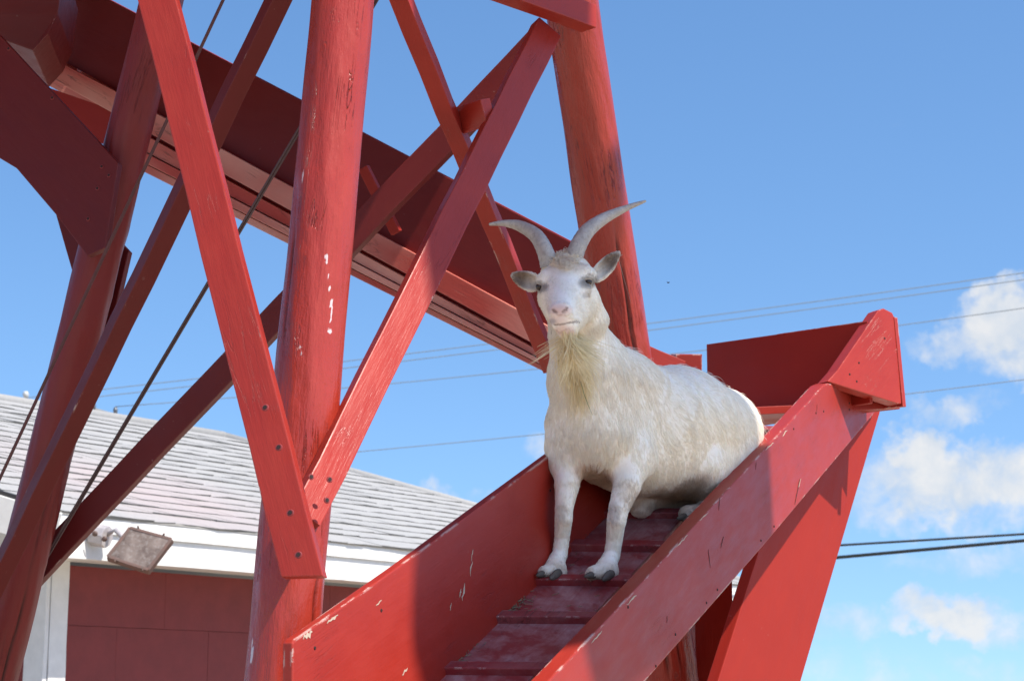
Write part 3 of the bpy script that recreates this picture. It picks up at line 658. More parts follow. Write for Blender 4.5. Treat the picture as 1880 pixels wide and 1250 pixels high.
member('rail_post', P(80, 98, 6.2), P(136, -30, 6.2), .045, .03, (.5, -.85, 0), M_red, uramp)
# cleats nailed inside/outside near the middle, and short blocks
member('batten', P(668, 308, 5.40), P(728, 428, 5.38), .03, .02, nU, M_plate, uramp)
# short rail and post beyond the right pole
member('rail', P(1150, 640, 5.35), P(1250, 682, 5.38), .06, .03, (.1, -.99, 0), M_red, tw)
member('post', P(1260, 980, 5.5), P(1260, 650, 5.5), .078, .06, (.15, -.98, .1), M_red_worn, tw)
# dark underside of the next landing at the top left
dk = [P(-120, -60, 5.55), P(118, -60, 5.5), P(106, 25, 5.5), P(88, 62, 5.5), P(60, 93, 5.52), P(18, 78, 5.55), P(-120, 30, 5.6)]
prism('landing', dk, (-.05, .40, .02), M_red_shade, tw, bev=.002)['label'] = 'dark boxed underside of the upper left landing'
# ---------------- unseen decks added above the frame, outlines shaped to shade goat and left poles
def clip_strip(poly, d, lo, hi):
    def half(pl_, sgn, lim):
        out = []
        for i in range(len(pl_)):
            a, b2 = pl_[i], pl_[(i + 1) % len(pl_)]; fa, fb = sgn * (a.dot(d) - lim), sgn * (b2.dot(d) - lim)
            if fa >= 0: out.append(a)
            if fa * fb < 0: out.append(a + (b2 - a) * (fa / (fa - fb)))
        return out
    p = half(poly, 1, lo); return half(p, -1, hi) if p else p
def deck(name, poly, z, d, w_):
    poly = [Vector((x, y, z)) for x, y in poly]; root = empty(name, poly[0], tw); d = Vector(d).normalized(); lo = min(p.dot(d) for p in poly); hi = max(p.dot(d) for p in poly)
    k = int((hi - lo) / w_) + 1
    for i in range(k):
        q_ = clip_strip(poly, d, lo + i * w_ , lo + (i + 1) * w_ - .0005)
        if len(q_) > 2: prism('plank', q_, (0, 0, .03), M_red, root, bev=0)
    for i in range(len(poly)):
        a, b2 = poly[i], poly[(i + 1) % len(poly)]; member('rim_board', a + Vector((0, 0, -.04)), b2 + Vector((0, 0, -.04)), .10, .03, (0, 1, .01) if abs((b2 - a).x) > abs((b2 - a).y) else (1, 0, .01), M_red, root)
    return root
deck('landing', [(-3.1, 2.5), (-.34, 2.75), (-.12, 3.6), (.30, 3.80), (.26, 4.35), (.35, 5.9), (-3.1, 6.1)], 4.05, (1, .05, 0), .14)  # unseen, spread wide to keep sun and sky off the left side
ZD = 6.0; SH = Vector((S.x, S.y)) * ((ZD - 5.0) / S.z)
def hi(pp): return [(x + SH.x, y + SH.y) for x, y in pp]
deck('shade_walkway', hi([(.5, 3.33), (1.30, 2.77), (1.5, 3.30), (1.12, 3.66), (.95, 3.55), (.6, 3.7)]), ZD, (1, -.45, 0), .14)  # unseen, front edge set where the braces should pass into shade
deck('landing', hi([(1.28, 2.78), (1.70, 2.33), (2.13, 2.36), (2.42, 3.40), (2.10, 3.58), (1.47, 3.84)]), ZD, (1, .1, 0), .14)  # unseen too, outline laid out from the shadow edges wanted on ramp and goat
member('beam', (-.35, 4.2, ZD - .08), (2.5, 2.75, ZD - .08), .1, .05, (0, 0, 1), M_red, tw); member('beam', (-.4, 3.9, ZD - .08), (2.35, 2.25, ZD - .08), .1, .05, (0, 0, 1), M_red, tw)

# hoist cables
def cable(p0, p1, r, mat, label, strands=1):
    p0, p1 = Vector(p0), Vector(p1); d = p1 - p0; top = p0 - d * ((4.95 - p0.z) / d.z) * -1 if d.z > 0 else p0 + d * ((4.95 - p0.z) / d.z)
    bot = p0 + d * ((.02 - p0.z) / d.z); pts = [bot.lerp(top, i / 30) for i in range(31)]
    if strands == 1: return tag(sweep('hoist_cable', pts, [r] * 31, mat, None, seg=10), label, 'cable', 'hoist cables of the tower')
    root = tag(empty('hoist_cable', bot), label, 'cable', 'hoist cables of the tower')
    for s in (-1, 1):
        sweep('strand', [p + Vector((s * r * .95, s * r * .3, 0)) for p in pts], [r] * 31, mat, root, seg=10)
cable(P(691, 0, 4.45), P(148, 916, 4.98), .0030, M_cable, 'dark two strand hoist cable slanting down behind the front pole', 2)
cable(P(410, 0, 4.62), P(24, 826, 4.66), .0040, M_rope, 'brown hoist rope slanting across the left rear pole')

from mathutils.kdtree import KDTree
# ------------------------------------------------------------------ the goat
# body modelled as one smooth blended volume (distance field -> mesh), limbs and head placed in metres around the ramp
def cs(px, py, D): return np.array([(px - 940) / FPX * D, (625 - py) / FPX * D, D])
PR = []   # (a, b, ra, rb, k, flow, fur length)
def cap(a, b, ra, rb, k=.03, flow=(0, -1, 0), ln=.02): PR.append((cs(*a), cs(*b), ra, rb, k, np.array(flow, float), ln))
# neck
cap((1053, 588, 4.21), (1068, 690, 4.27), .051, .070, .03, (0, -1, -.1), .030)
cap((1062, 600, 4.25), (1128, 702, 4.38), .048, .068, .04, (.45, -.9, .3), .026)
# chest and shoulders
cap((1086, 705, 4.29), (1090, 795, 4.27), .083, .087, .05, (.05, -1, -.1), .030)
cap((1140, 730, 4.36), (1158, 835, 4.30), .082, .056, .05, (.25, -1, .1), .024)
cap((1048, 780, 4.31), (1044, 835, 4.28), .056, .046, .04, (-.1, -1, 0), .022)
# barrel, belly, rump
cap((1142, 722, 4.42), (1180, 778, 4.47), .088, .128, .06, (.6, -.55, .5), .024)
cap((1180, 780, 4.47), (1240, 786, 4.62), .128, .138, .06, (.55, -.6, .5), .024)
cap((1240, 786, 4.62), (1312, 797, 4.80), .138, .121, .06, (.5, -.7, .45), .024)
cap((1186, 834, 4.42), (1262, 858, 4.58), .082, .078, .05, (.35, -.7, .3), .022)
cap((1105, 838, 4.34), (1150, 858, 4.42), .062, .060, .04, (.3, -.8, .3), .020)
# hind quarters: thigh folded, shank, far hind
cap((1322, 850, 4.74), (1284, 852, 4.52), .088, .048, .03, (.1, -1, .2), .018)
cap((1284, 856, 4.52), (1322, 930, 4.64), .046, .030, .03, (.2, -.9, .2), .014)
cap((1322, 940, 4.62), (1262, 944, 4.47), .027, .021, .02, (-.8, -.3, -.4), .010)
cap((1190, 905, 4.56), (1240, 912, 4.66), .050, .060, .03, (.2, -.8, .3), .016)
cap((1150, 880, 4.50), (1176, 925, 4.50), .045, .030, .03, (0, -1, 0), .014)
# front legs
def leg(pts, rs, ln0=.014):
    for i in range(len(pts) - 1):
        cap(pts[i], pts[i + 1], rs[i] * .86, rs[i + 1] * .86, .0012 if i > 1 else .006 if i else .03, (.02, -1, .05), .0165 if i == 0 else .012)
leg([(1043, 822, 4.28), (1041, 885, 4.235), (1036, 930, 4.215), (1035, 950, 4.21), (1032, 985, 4.225), (1028, 1014, 4.225), (1018, 1040, 4.20)], [.048, .0305, .0230, .0220, .0188, .0188, .0225])
leg([(1157, 835, 4.29), (1151, 890, 4.235), (1136, 932, 4.21), (1132, 955, 4.205), (1128, 990, 4.215), (1124, 1016, 4.215), (1112, 1042, 4.19)], [.054, .0340, .0255, .0240, .0200, .0198, .0240])
cap((1000, 1049, 4.165), (1022, 1047, 4.19), .0135, .0215, .014, (-.6, -.8, -.3), .012)
cap((1088, 1051, 4.15), (1116, 1048, 4.18), .0145, .0230, .014, (-.6, -.8, -.3), .012)
# head
n_head0 = len(PR)
cap((1040, 512, 4.185), (1041, 520, 4.16), .058, .057, .02, (0, .8, .5), .017)
cap((1037, 530, 4.12), (1030, 576, 4.005), .045, .0265, .02, (.0, .6, .7), .010)
cap((1058, 556, 4.165), (1042, 598, 4.03), .045, .0225, .022, (.25, -.6, .6), .019)
cap((1070, 556, 4.18), (1082, 585, 4.20), .036, .040, .02, (.4, -.7, .4), .020)
cap((1012, 548, 4.15), (1018, 575, 4.09), .028, .020, .02, (-.3, -.6, .5), .014)
cap((1030, 592, 4.012), (1036, 592, 4.02), .0195, .0195, .010, (0, -.2, 1), .003)      # upper lip
cap((1040, 606, 4.022), (1042, 609, 4.03), .0185, .019, .008, (.1, -1, .2), .014)       # chin
cap((1022, 568, 3.988), (1036, 566, 3.988), .0125, .0125, .010, (0, .6, .7), .0025)     # nose pad
cap((1004, 512, 4.135), (1000, 516, 4.135), .0195, .019, .012, (-.3, .5, .8), .011)      # brow ridges
cap((1073, 503, 4.13), (1078, 506, 4.13), .021, .020, .012, (.3, .5, .8), .011)
cap((1004, 538, 4.115), (1010, 542, 4.11), .011, .010, .012, (-.4, -.4, .8), .006)
cap((1066, 534, 4.108), (1074, 532, 4.112), .012, .012, .012, (.4, -.4, .8), .006)
# ears: flattened capsules with a hollow, in an ear frame (long axis, normal)
EARS = []
def ear(a, b, w, th, nrm, cup):
    a, b = cs(*a), cs(*b); l = b - a; L = np.linalg.norm(l); l /= L; n = np.array(nrm, float); n -= l * n.dot(l); n /= np.linalg.norm(n); s = np.cross(l, n)
    EARS.append(((a + b) / 2, l, s, n, L / 2, w, th, cup))
ear((996, 524, 4.19), (938, 504, 4.20), .0215, .0095, (-.1, -.15, -1), .9)
ear((1087, 517, 4.20), (1138, 461, 4.22), .0185, .0095, (-.35, -.25, -1), .9)
def d_ear(p, e):
    c, l, s, n, hl, w, th, cup = e; q = p - c; u, v, t_ = q @ l, q @ s, q @ n
    us = np.clip(u / hl, -1, 1); wl = w * np.sqrt(np.clip(1 - np.abs((us + .05)) ** 2.4, .02, 1)) 
    t2 = t_ - .35 * (v ** 2) / w * cup               # cupped section
    def ell(a_, b_, c_, tt):
        k0 = np.sqrt((u / a_) ** 2 + (v / b_) ** 2 + (tt / c_) ** 2); k1 = np.sqrt((u / a_ ** 2) ** 2 + (v / b_ ** 2) ** 2 + (tt / c_ ** 2) ** 2) + 1e-9
        return k0 * (k0 - 1) / k1
    v = v / (1 - .30 * us)
    outer = ell(hl, w, th, t2); inner = ell(hl * .80, w * .74, th * .9, t2 - th * .85)
    return np.maximum(outer, -inner)
def d_cap(p, q):
    a, b, r0, r1 = q[:4]; ab = b - a; t_ = np.clip(((p - a) @ ab) / max(ab @ ab, 1e-9), 0, 1)
    return np.linalg.norm(p - a - t_[..., None] * ab, axis=-1) - (r0 + (r1 - r0) * t_)
def smin(a, b, k):
    h = np.clip(.5 + .5 * (b - a) / k, 0, 1); return b + (a - b) * h - k * h * (1 - h)
def sdf_pts(p):
    d = np.full(p.shape[:-1], 9.)
    for q in PR: d = smin(d, d_cap(p, q), q[4])
    for e in EARS: d = smin(d, d_ear(p, e), .006)
    return d
def surf(px, py, D0=3.9, D1=4.7):
    zs = np.linspace(D0, D1, 1600); pts = np.stack([cs(px, py, z) for z in zs]); d = sdf_pts(pts); i = np.argmax(d < 0)
    return pts[i]
CARVE = []
for (px, py, r_) in ((1014, 569.5, .0026), (1016, 571, .0030), (1018.5, 572.5, .0028), (1021, 574, .0022), (1042, 566, .0026), (1040, 568, .0030), (1037.5, 570, .0028), (1034.5, 572, .0022)):
    CARVE.append((surf(px, py) + np.array([0, 0, -.0005]), r_))
MOUTH = [(1012, 596), (1018, 597), (1025, 596.5), (1032, 595.5), (1040, 594), (1048, 592), (1056, 589.5), (1063, 588)]
mp_ = [surf(*m_) for m_ in MOUTH]
for i in range(len(mp_) - 1):
    for s in np.linspace(0, 1, 5)[:-1]: CARVE.append((mp_[i] + (mp_[i + 1] - mp_[i]) * s + np.array([0, 0, -.0004]), .0015))
EYE = [surf(991, 526), surf(1080, 517)]
for c_ in EYE:
    for dx in np.linspace(-.006, .006, 5): CARVE.append((c_ + np.array([dx, -.0008 * abs(dx) / .006, 0.0005]), .0036))
H = .0042
allp = np.concatenate([np.stack([q[0], q[1]]) for q in PR] + [np.stack([e[0]]) for e in EARS]); lo = allp.min(0) - .16; hi = allp.max(0) + .16
dim = np.ceil((hi - lo) / H).astype(int) + 1
g = np.full(dim, .5, np.float32)
def region(lo_, hi_):
    i0 = np.clip(np.floor((lo_ - lo) / H).astype(int), 0, dim); i1 = np.clip(np.ceil((hi_ - lo) / H).astype(int) + 1, 0, dim)
    ax = [lo[k_] + H * np.arange(i0[k_], i1[k_]) for k_ in range(3)]
    return (slice(i0[0], i1[0]), slice(i0[1], i1[1]), slice(i0[2], i1[2])), np.stack(np.meshgrid(*ax, indexing='ij'), -1)
for q in PR:
    m_ = max(q[2], q[3]) + q[4] + 2 * H; sl_, p = region(np.minimum(q[0], q[1]) - m_, np.maximum(q[0], q[1]) + m_)
    g[sl_] = smin(g[sl_], d_cap(p, q), q[4])
for e in EARS:
    sl_, p = region(e[0] - .06, e[0] + .06); g[sl_] = smin(g[sl_], d_ear(p, e), .006)
for (c_, r_) in CARVE:
    sl_, p = region(c_ - r_ - .012, c_ + r_ + .012); d = np.linalg.norm(p - c_, axis=-1) - r_; g[sl_] = -smin(-g[sl_], d, .0015)
def surface_nets(g):
    s = g < 0; nx, ny, nz = g.shape
    c = [(i, j, k) for i in (0, 1) for j in (0, 1) for k in (0, 1)]
    def cut(a, o): return a[o[0]:nx - 1 + o[0], o[1]:ny - 1 + o[1], o[2]:nz - 1 + o[2]]
    cnt = sum(cut(s, o).astype(np.int8) for o in c); act = (cnt > 0) & (cnt < 8); idx = np.argwhere(act)
    vid = -np.ones(act.shape, np.int64); vid[act] = np.arange(len(idx))
    acc = np.zeros((len(idx), 3)); num = np.zeros(len(idx))
    vals = {o: g[idx[:, 0] + o[0], idx[:, 1] + o[1], idx[:, 2] + o[2]].astype(float) for o in c}
    for a in c:
        for ax in range(3):
            if a[ax] == 1: continue
            b = list(a); b[ax] = 1; b = tuple(b); va, vb = vals[a], vals[b]; m_ = (va < 0) != (vb < 0)
            t_ = np.where(m_, va / np.where(m_, va - vb, 1), 0); pt = np.array(a, float)[None] + t_[:, None] * (np.array(b) - np.array(a))[None]
            acc[m_] += pt[m_]; num[m_] += 1
    verts = idx + acc / num[:, None]; quads = []
    for ax in range(3):
        o1, o2 = (ax + 1) % 3, (ax + 2) % 3; sa = np.take(s, range(0, s.shape[ax] - 1), ax); sb = np.take(s, range(1, s.shape[ax]), ax)
        e = np.argwhere(sa != sb); ok = (e[:, o1] > 0) & (e[:, o2] > 0) & (e[:, o1] < g.shape[o1] - 1) & (e[:, o2] < g.shape[o2] - 1); e = e[ok]
        def v(d1, d2):
            q_ = e.copy(); q_[:, o1] -= d1; q_[:, o2] -= d2; return vid[q_[:, 0], q_[:, 1], q_[:, 2]]
        qd = np.stack([v(1, 1), v(0, 1), v(0, 0), v(1, 0)], 1); fl_ = ~s[e[:, 0], e[:, 1], e[:, 2]]; qd[fl_] = qd[fl_][:, ::-1]; quads.append(qd)
    return verts, np.concatenate(quads)
V, Q = surface_nets(g); V = lo + V * H
B3 = np.stack([np.array(AR), np.array(AU), np.array(AF)]); CW = np.array(CAM)
def to_world(v): return v @ B3 + CW
def rot_world(v): return v @ B3
goat_base = Vector(to_world(np.array([cs(1180, 960, 4.45)]))[0])
goat = tag(empty('goat', goat_base), 'white horned goat with yellowish beard sitting on the red ramp', 'goat')
GW = to_world(V)
me = bpy.data.meshes.new('body'); me.from_pydata(GW - np.array(goat_base), [], Q.tolist()); me.update()
me.polygons.foreach_set('use_smooth', [True] * len(me.polygons))
# --- coat colouring: natural markings, stains, bare skin and some painted shade, by place on the body
def pix(v): return 940 + FPX * v[:, 0] / v[:, 2], 625 - FPX * v[:, 1] / v[:, 2]
def blob(px, py, x, y, rx, ry, ang=0): 
    ca, sa = math.cos(math.radians(ang)), math.sin(math.radians(ang)); u = ((px - x) * ca + (py - y) * sa) / rx; w_ = (-(px - x) * sa + (py - y) * ca) / ry
    return np.clip(1.3 - (u * u + w_ * w_), 0, 1)
def front(v, dmax): return (v[:, 2] < dmax).astype(float)
def coat(v):
    px, py = pix(v); c = np.tile(np.array([.97, .905, .80]), (len(v), 1))
    def put_(m_, col, f=1.):
        f = np.asarray(f)
        nonlocal c
        m_ = (np.clip(m_, 0, 1) * f)[:, None]; c = c * (1 - m_) + np.array(col) * m_
    hd = front(v, 4.24)
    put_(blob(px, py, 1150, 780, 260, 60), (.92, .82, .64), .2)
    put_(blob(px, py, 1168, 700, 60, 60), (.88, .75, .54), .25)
    put_(blob(px, py, 1062, 690, 26, 85), (.88, .76, .46), .5)                       # beard stain
    put_(blob(px, py, 1048, 632, 20, 26), (.88, .74, .42), .45)
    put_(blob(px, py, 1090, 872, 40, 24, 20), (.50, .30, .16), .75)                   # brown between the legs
    put_(blob(px, py, 1235, 918, 90, 26), (.42, .30, .20), .7); put_(blob(px, py, 1262, 895, 50, 18, -30), (.36, .24, .15), .7)  # brown belly and hind leg, with their shade painted into the fur colour
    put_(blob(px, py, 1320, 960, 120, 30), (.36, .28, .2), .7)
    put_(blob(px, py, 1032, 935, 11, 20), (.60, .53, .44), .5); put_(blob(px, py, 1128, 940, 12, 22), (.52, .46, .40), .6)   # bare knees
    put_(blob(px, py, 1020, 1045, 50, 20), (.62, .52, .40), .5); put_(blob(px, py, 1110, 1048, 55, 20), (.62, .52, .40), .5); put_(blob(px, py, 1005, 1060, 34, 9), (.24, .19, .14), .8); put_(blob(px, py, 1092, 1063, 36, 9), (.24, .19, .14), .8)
    put_(blob(px, py, 1150, 890, 20, 40), (.72, .62, .48), .35)
    # face
    put_(blob(px, py, 1040, 487, 42, 20) * hd, (.66, .55, .40), .5)
    put_(blob(px, py, 991, 527, 17, 11, 10) * hd, (.24, .21, .19), .78); put_(blob(px, py, 1079, 518, 19, 13, -12) * hd, (.22, .19, .17), .80)
    put_(blob(px, py, 1076, 540, 10, 6, -40) * hd, (.36, .33, .31), .45)
    nose = blob(px, py, 1028, 569, 21, 12) * front(v, 4.06); put_(nose, (.64, .40, .35), .75)
    put_(blob(px, py, 1026, 588, 20, 9) * front(v, 4.07), (.66, .45, .42), .45); put_(blob(px, py, 1015, 590, 7, 6) * front(v, 4.08), (.34, .34, .36), .6)
    put_(blob(px, py, 1036, 604, 17, 9) * front(v, 4.08), (.66, .44, .40), .55)
    md = np.min(np.stack([np.linalg.norm(v - c_, axis=1) - r_ for c_, r_ in CARVE]), 0)
    put_(np.clip(1 - md / .0018, 0, 1), (.13, .075, .065), .75)
    for e in EARS:
        q = v - e[0]; u, s_, t_ = q @ e[1], q @ e[2], q @ e[3]; ins = ((np.abs(u) < e[4]) & (np.abs(s_) < e[5])) * np.clip((t_ - .35 * s_ ** 2 / e[5] * e[7] + .0035) / .002, 0, 1)
        r2 = (u / e[4]) ** 2 + (s_ / e[5]) ** 2; near = (r2 < 1.1)
        put_(((r2 < 1.3) & (np.abs(t_) < .02) & (np.abs(u) < e[4] * 1.1)) * 1.0, (.62, .54, .45), .35)
        put_(ins * near * np.clip((1 - r2) * 2.2, 0, 1), (.17, .105, .065), .9 * np.clip(.80 + u / e[4] * 1.1, .10, 1))
    return np.clip(c, 0, 1)
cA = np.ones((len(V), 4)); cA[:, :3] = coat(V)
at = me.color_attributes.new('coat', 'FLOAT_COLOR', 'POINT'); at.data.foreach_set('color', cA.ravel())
m, t, b = new_mat('goat_skin'); an = N(t, 'ShaderNodeAttribute', attribute_name='coat'); link(t, an.outputs['Color'], b.inputs['Base Color']); b.inputs['Roughness'].default_value = .7; b.inputs['Specular IOR Level'].default_value = .25
b.inputs['Subsurface Weight'].default_value = .12; b.inputs['Subsurface Radius'].default_value = (.006, .003, .002); b.inputs['Subsurface Scale'].default_value = 1.0
M_skin = m; me.materials.append(M_skin)
body = put(bpy.data.objects.new('body', me), Matrix.Translation(goat_base), goat)
# --- fur
m, t, b = new_mat('goat_fur'); an = N(t, 'ShaderNodeAttribute', attribute_name='coat'); hi_ = N(t, 'ShaderNodeHairInfo')
cc = mixc(t, mapr(t, hi_.outputs['Intercept'], 0, .6), mixc(t, 1., an.outputs['Color'], (.95, .93, .90), 'MULTIPLY'), an.outputs['Color'])
link(t, cc, b.inputs['Base Color']); b.inputs['Roughness'].default_value = .55; b.inputs['Specular IOR Level'].default_value = .3
tr = N(t, 'ShaderNodeBsdfTranslucent'); link(t, cc, tr.inputs[0]); ms = N(t, 'ShaderNodeMixShader'); ms.inputs[0].default_value = .25
link(t, b.outputs[0], ms.inputs[1]); link(t, tr.outputs[0], ms.inputs[2]); link(t, ms.outputs[0], t.nodes['Material Output'].inputs[0]); M_fur = m
tri = np.concatenate([Q[:, [0, 1, 2]], Q[:, [0, 2, 3]]]); a_, b_, c_ = V[tri[:, 0]], V[tri[:, 1]], V[tri[:, 2]]
cr_ = np.cross(b_ - a_, c_ - a_); ar_ = np.linalg.norm(cr_, axis=1) + 1e-12; fnrm = cr_ / ar_[:, None]
vn = np.zeros_like(V); np.add.at(vn, tri.ravel(), np.repeat(cr_, 3, 0)); vn /= np.linalg.norm(vn, axis=1)[:, None] + 1e-12
cen = (a_ + b_ + c_) / 3; view = cen / np.linalg.norm(cen, axis=1)[:, None]; facing = -(fnrm * view).sum(1)
px_, py_ = pix(cen); headm = ((py_ < 615) & (cen[:, 2] < 4.28))
wgt = ar_ * np.where(facing > -.25, 1., .28) * np.where(headm, 3.2, 1.) * np.where(py_ > 880, 2.2, 1.)
def make_fur(name, n, ids_w, len_mul=1., lift=.25, r0=.00044, npt=5, lfix=None, flowfix=None, clump=.35, colmul=None, kind=None, tuft=.55):
    f = rng.choice(len(tri), n, p=ids_w / ids_w.sum()); u, w_ = rng.random(n), rng.random(n); fl_ = u + w_ > 1; u[fl_], w_[fl_] = 1 - u[fl_], 1 - w_[fl_]
    T = tri[f]; p = V[T[:, 0]] + u[:, None] * (V[T[:, 1]] - V[T[:, 0]]) + w_[:, None] * (V[T[:, 2]] - V[T[:, 0]])
    nr = vn[T[:, 0]] * (1 - u - w_)[:, None] + vn[T[:, 1]] * u[:, None] + vn[T[:, 2]] * w_[:, None]; nr /= np.linalg.norm(nr, axis=1)[:, None]
    flow = np.zeros((n, 3)); ln = np.zeros(n); ws = np.zeros(n)
    for q in PR:
        wq = np.exp(-np.abs(d_cap(p, q)) / .012); flow += wq[:, None] * q[5]; ln += wq * q[6]; ws += wq
    ws += 1e-9; flow /= ws[:, None]; ln /= ws
    for e in EARS:
        qv = p - e[0]; ie = (np.abs(qv @ e[1]) < e[4] * 1.02) & (np.abs(qv @ e[2]) < e[5] * 1.1) & (np.abs(qv @ e[3]) < .02)
        flow[ie] = e[1]; ln[ie] = .007
    if lfix is not None: ln = lfix(n, p)
    if flowfix is not None: flow = np.tile(np.array(flowfix, float), (n, 1))
    # bare places: nose, lips, eyes
    qx, qy = pix(p); bare = np.maximum(blob(qx, qy, 1028, 569, 20, 10), blob(qx, qy, 1030, 594, 22, 13)) * (p[:, 2] < 4.07)
    for c1 in EYE: bare = np.maximum(bare, np.clip(1.4 - np.linalg.norm(p - c1, axis=1) / .010, 0, 1))
    ln = ln * (1 - .8 * np.clip(bare, 0, 1)) * len_mul
    # low-frequency disorder so neighbouring hairs lie together in locks
    def fld(s, ph): return np.stack([np.sin(p @ rng_f[i] * s + ph + i) for i in range(3)], 1)
    rng_f = [np.array([1., .6, .8]), np.array([-.7, 1.1, .5]), np.array([.5, -.8, 1.2])]
    flow = flow / (np.linalg.norm(flow, axis=1)[:, None] + 1e-9) + .10 * fld(42, .3) + .09 * fld(110, 1.7) + clump * .38 * fld(330, 2.2) + rng.normal(0, .12, (n, 3))
    tg = flow - (flow * nr).sum(1)[:, None] * nr; tg /= np.linalg.norm(tg, axis=1)[:, None] + 1e-9
    L = ln * rng.uniform(.55, 1.15, n) * (1 + .12 * fld(70, .9)[:, 0]); s = np.linspace(0, 1, npt)
    lf = (lift * np.clip(.018 / (ln + .002), .9, 2.4) * rng.uniform(.5, 1.6, n))[:, None]
    grav = np.array([0, -.25, .04])
    pts = p[:, None] - .001 * nr[:, None] + L[:, None, None] * (tg[:, None] * (s * (1 - .12 * s))[None, :, None] + nr[:, None] * (lf * (s - .62 * s ** 2)[None])[..., None] + grav * (s ** 2)[None, :, None] * .6)
    if tuft:
        ns = max(20, n // 34); sd = rng.choice(n, ns, replace=False); kd = KDTree(ns)
        for i_, k_ in enumerate(sd): kd.insert(p[k_], i_)
        kd.balance(); near = np.array([sd[kd.find(q_)[1]] for q_ in p])
        tipd = pts[near] - pts; ok_ = ((nr[near] * nr).sum(1) > .75)[:, None, None]
        pts = pts + np.where(ok_, tipd, 0) * (s ** 1.6)[None, :, None] * (tuft * rng.uniform(.3, 1.2, n))[:, None, None]
    hc = bpy.data.hair_curves.new(name); hc.add_curves([npt] * n)
    wp = (pts.reshape(-1, 3) @ B3 + CW - np.array(goat_base)).astype(np.float32)
    hc.position_data.foreach_set('vector', wp.ravel())
    ra = hc.attributes.new('radius', 'FLOAT', 'POINT') if 'radius' not in hc.attributes else hc.attributes['radius']
    ra.data.foreach_set('value', np.tile(r0 * (1 - .8 * s ** 1.5), n).astype(np.float32))
    col = np.ones((n, 4), np.float32); col[:, :3] = coat(p) * rng.uniform(.88, 1.06, n)[:, None] if colmul is None else np.array(colmul) * rng.uniform(.8, 1.1, n)[:, None]
    col[:, :3] = np.clip(col[:, :3], 0, .95)
    ca = hc.attributes.new('coat', 'FLOAT_COLOR', 'CURVE'); ca.data.foreach_set('color', col.ravel())
    hc.materials.append(M_fur); o = bpy.data.objects.new(name, hc); put(o, Matrix.Translation(goat_base), goat); tag(o, kind='stuff'); return o
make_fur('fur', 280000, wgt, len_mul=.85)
# sparse stray guard hairs standing along the back
gsel = wgt * ((py_ < 830) & (px_ > 1120)) 
make_fur('guard_hair', 420, gsel + 1e-15, len_mul=1.35, lift=.8, r0=.00038)
# beard: long yellowish locks from chin and throat
bd = ar_ * (blob(px_, py_, 1044, 626, 18, 22) + .25 * blob(px_, py_, 1058, 662, 15, 26)) * (facing > -.3) * (cen[:, 2] < 4.25)
make_fur('beard', 1500, bd + 1e-15, lift=.5, r0=.00055, npt=8, lfix=lambda n, p: rng.uniform(.045, .150, n), flowfix=(.17, -1, -.04), clump=.5, colmul=(.90, .79, .52))
fk = ar_ * blob(px_, py_, 1036, 478, 30, 16) * (cen[:, 2] < 4.22)
make_fur('forelock', 900, fk + 1e-15, lift=.9, r0=.0005, npt=6, lfix=lambda n, p: rng.uniform(.012, .030, n), flowfix=(-.05, .25, -.6), colmul=(.90, .80, .64), tuft=.6)
# --- eyes, horns, hooves
m, t, b = new_mat('dark_eye'); b.inputs['Base Color'].default_value = (.035, .022, .015, 1); b.inputs['Roughness'].default_value = .12; M_eye = m
def cw(v): return Vector(to_world(np.array([v]))[0])
for c1 in EYE:
    bm = bmesh.new(); bmesh.ops.create_uvsphere(bm, u_segments=20, v_segments=12, radius=.0088); finish(bm, 'eye', M_eye, Matrix.Translation(cw(c1 + np.array([0, -.0005, .0088]))), goat, smooth=True)
m, t, b = new_mat('grey_horn'); v, _r = local_coord(t); n1_, _ = noise(t, v, 38, 6, .65); n2_, _ = noise(t, v, 95, 6, .65, 1.5)
c = mixc(t, mapr(t, n1_, .35, .65), (.33, .29, .26), (.50, .46, .41)); c = mixc(t, mapr(t, n2_, .52, .64, 0, .6), c, (.24, .21, .19)); link(t, c, b.inputs['Base Color']); b.inputs['Roughness'].default_value = .5
bp = N(t, 'ShaderNodeBump', i_Strength=.5, i_Distance=.002); link(t, n2_, bp.inputs['Height']); link(t, bp.outputs[0], b.inputs['Normal']); M_horn = m
def horn(pts, rad):
    P_ = np.array([cs(*q) for q in pts]); k = 90; tt = np.linspace(0, len(P_) - 1, k); out = []
    for x in tt:       # Catmull-Rom through the points
        i = min(int(x), len(P_) - 2); f = x - i; p0, p1, p2, p3 = P_[max(i - 1, 0)], P_[i], P_[i + 1], P_[min(i + 2, len(P_) - 1)]
        out.append(.5 * ((2 * p1) + (-p0 + p2) * f + (2 * p0 - 5 * p1 + 4 * p2 - p3) * f * f + (-p0 + 3 * p1 - 3 * p2 + p3) * f ** 3))
    r = np.interp(tt, range(len(rad)), rad); s = tt / tt[-1]
    r = r * (1 + .022 * np.sin(s * 95 + 2 * np.sin(s * 20)) * (1 - s)) 
    return sweep('horn', [cw(p) for p in out], list(r), M_horn, goat, seg=28, flat=.86, side=(0, -1, .2))
horn([(1008, 488, 4.17), (1001, 462, 4.17), (984, 433, 4.19), (954, 415, 4.215), (925, 410, 4.225), (898, 412, 4.22)], [.0230, .0215, .0185, .0140, .0080, .0030])
horn([(1052, 484, 4.18), (1060, 455, 4.18), (1078, 425, 4.20), (1108, 402, 4.23), (1148, 383, 4.25), (1186, 369, 4.25)], [.0225, .0222, .0195, .0150, .0085, .0025])
M_hoof = simple('dark_grey_hoof', (.13, .105, .08), .75, nscale=60, amt=.5)
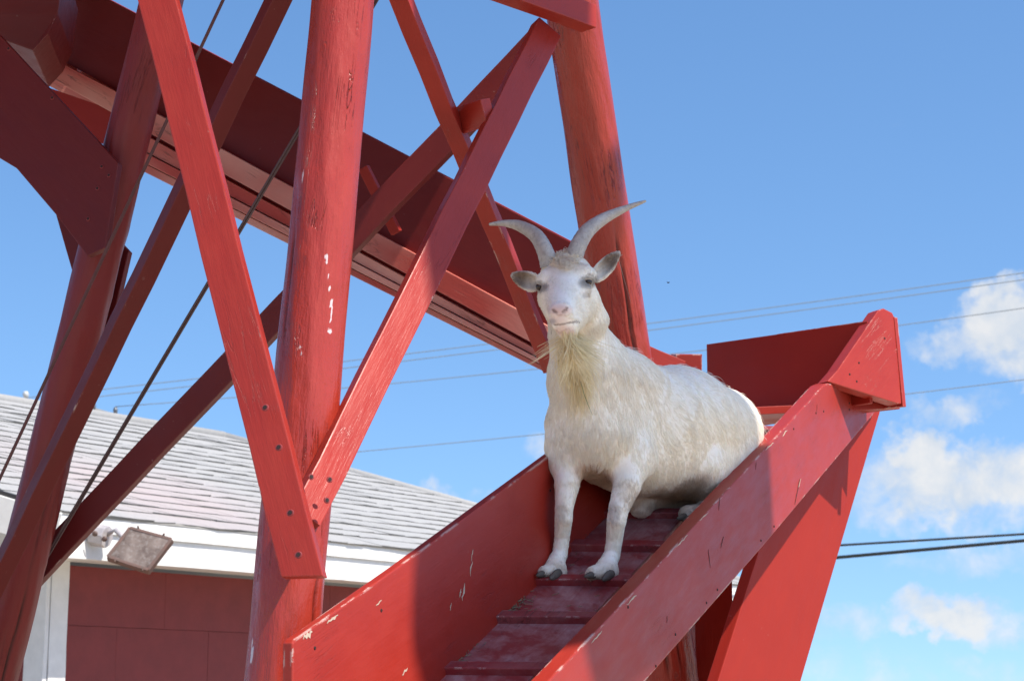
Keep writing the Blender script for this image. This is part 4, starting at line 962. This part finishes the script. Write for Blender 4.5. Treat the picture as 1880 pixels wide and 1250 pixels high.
def hoof(toes):
    for i, (a, b) in enumerate(toes):
        pa, pb = cs(*a), cs(*b); k = 9; pts, rr = [], []
        for s in np.linspace(0, 1, k):
            pts.append(cw(pa + (pb - pa) * s)); rr.append(.0102 * math.sqrt(max(.02, 1 - s ** 2.2)) * (1 - .15 * s) + .001)
        yield pts, rr
def hoof_obj(toes):
    bm = bmesh.new(); bases = []
    for pts, rr in hoof(toes):
        o = sweep('tmp', pts, rr, M_hoof, goat, seg=12, flat=.8); bm.from_mesh(o.data) if False else None; bases.append(o)
    root = bases[0]; root.name = 'hoof'; bm = bmesh.new(); M0 = W[root.as_pointer()]
    for o in bases:
        me2 = o.data.copy(); me2.transform(M0.inverted() @ W[o.as_pointer()]); bm.from_mesh(me2); bpy.data.meshes.remove(me2)
    bm.to_mesh(root.data); bm.free(); root.data.polygons.foreach_set('use_smooth', [True] * len(root.data.polygons))
    for o in bases[1:]: bpy.data.objects.remove(o)
    root.data.name = 'hoof'; return root
hoof_obj([((1016, 1047, 4.19), (985, 1056, 4.135)), ((1027, 1050, 4.18), (1010, 1062, 4.12))])
hoof_obj([((1108, 1050, 4.17), (1073, 1058, 4.12)), ((1122, 1053, 4.165), (1106, 1064, 4.105))])
hoof_obj([((1268, 946, 4.47), (1243, 952, 4.43)), ((1276, 950, 4.46), (1254, 957, 4.42))])
# grass blade caught in the beard
gp = [(1066, 700, 4.150), (1072, 722, 4.145), (1079, 742, 4.145), (1088, 762, 4.150)]
m_g = simple('fresh_grass', (.07, .16, .035), .6)
tag(sweep('grass_blade', [cw(cs(*q)) for q in gp], [.0012, .0017, .0014, .0006], m_g, None, seg=6, flat=.35), "thin green grass blade hanging in the goat's beard", 'grass blade')
# a fly against the blue
fb = P(1227, 519, 3.6)
fly = tag(empty('fly', fb), 'tiny dark fly hovering in the blue sky right of the goat', 'insect')
sweep('body', [fb + Vector((-.0020, 0, -.0004)), fb + Vector((-.0006, 0, 0)), fb + Vector((.0016, 0, .0005)), fb + Vector((.0025, 0, .0006))], [.0004, .0012, .0010, .0005], M_dark, fly, seg=8)
for s in (-1, 1): prism('wing', [fb + Vector((0, s * .0006, .0008)), fb + Vector((-.0025, s * .0025, .0014)), fb + Vector((-.0033, s * .0014, .0013))], (0, 0, .0002), M_dark, fly, bev=0)
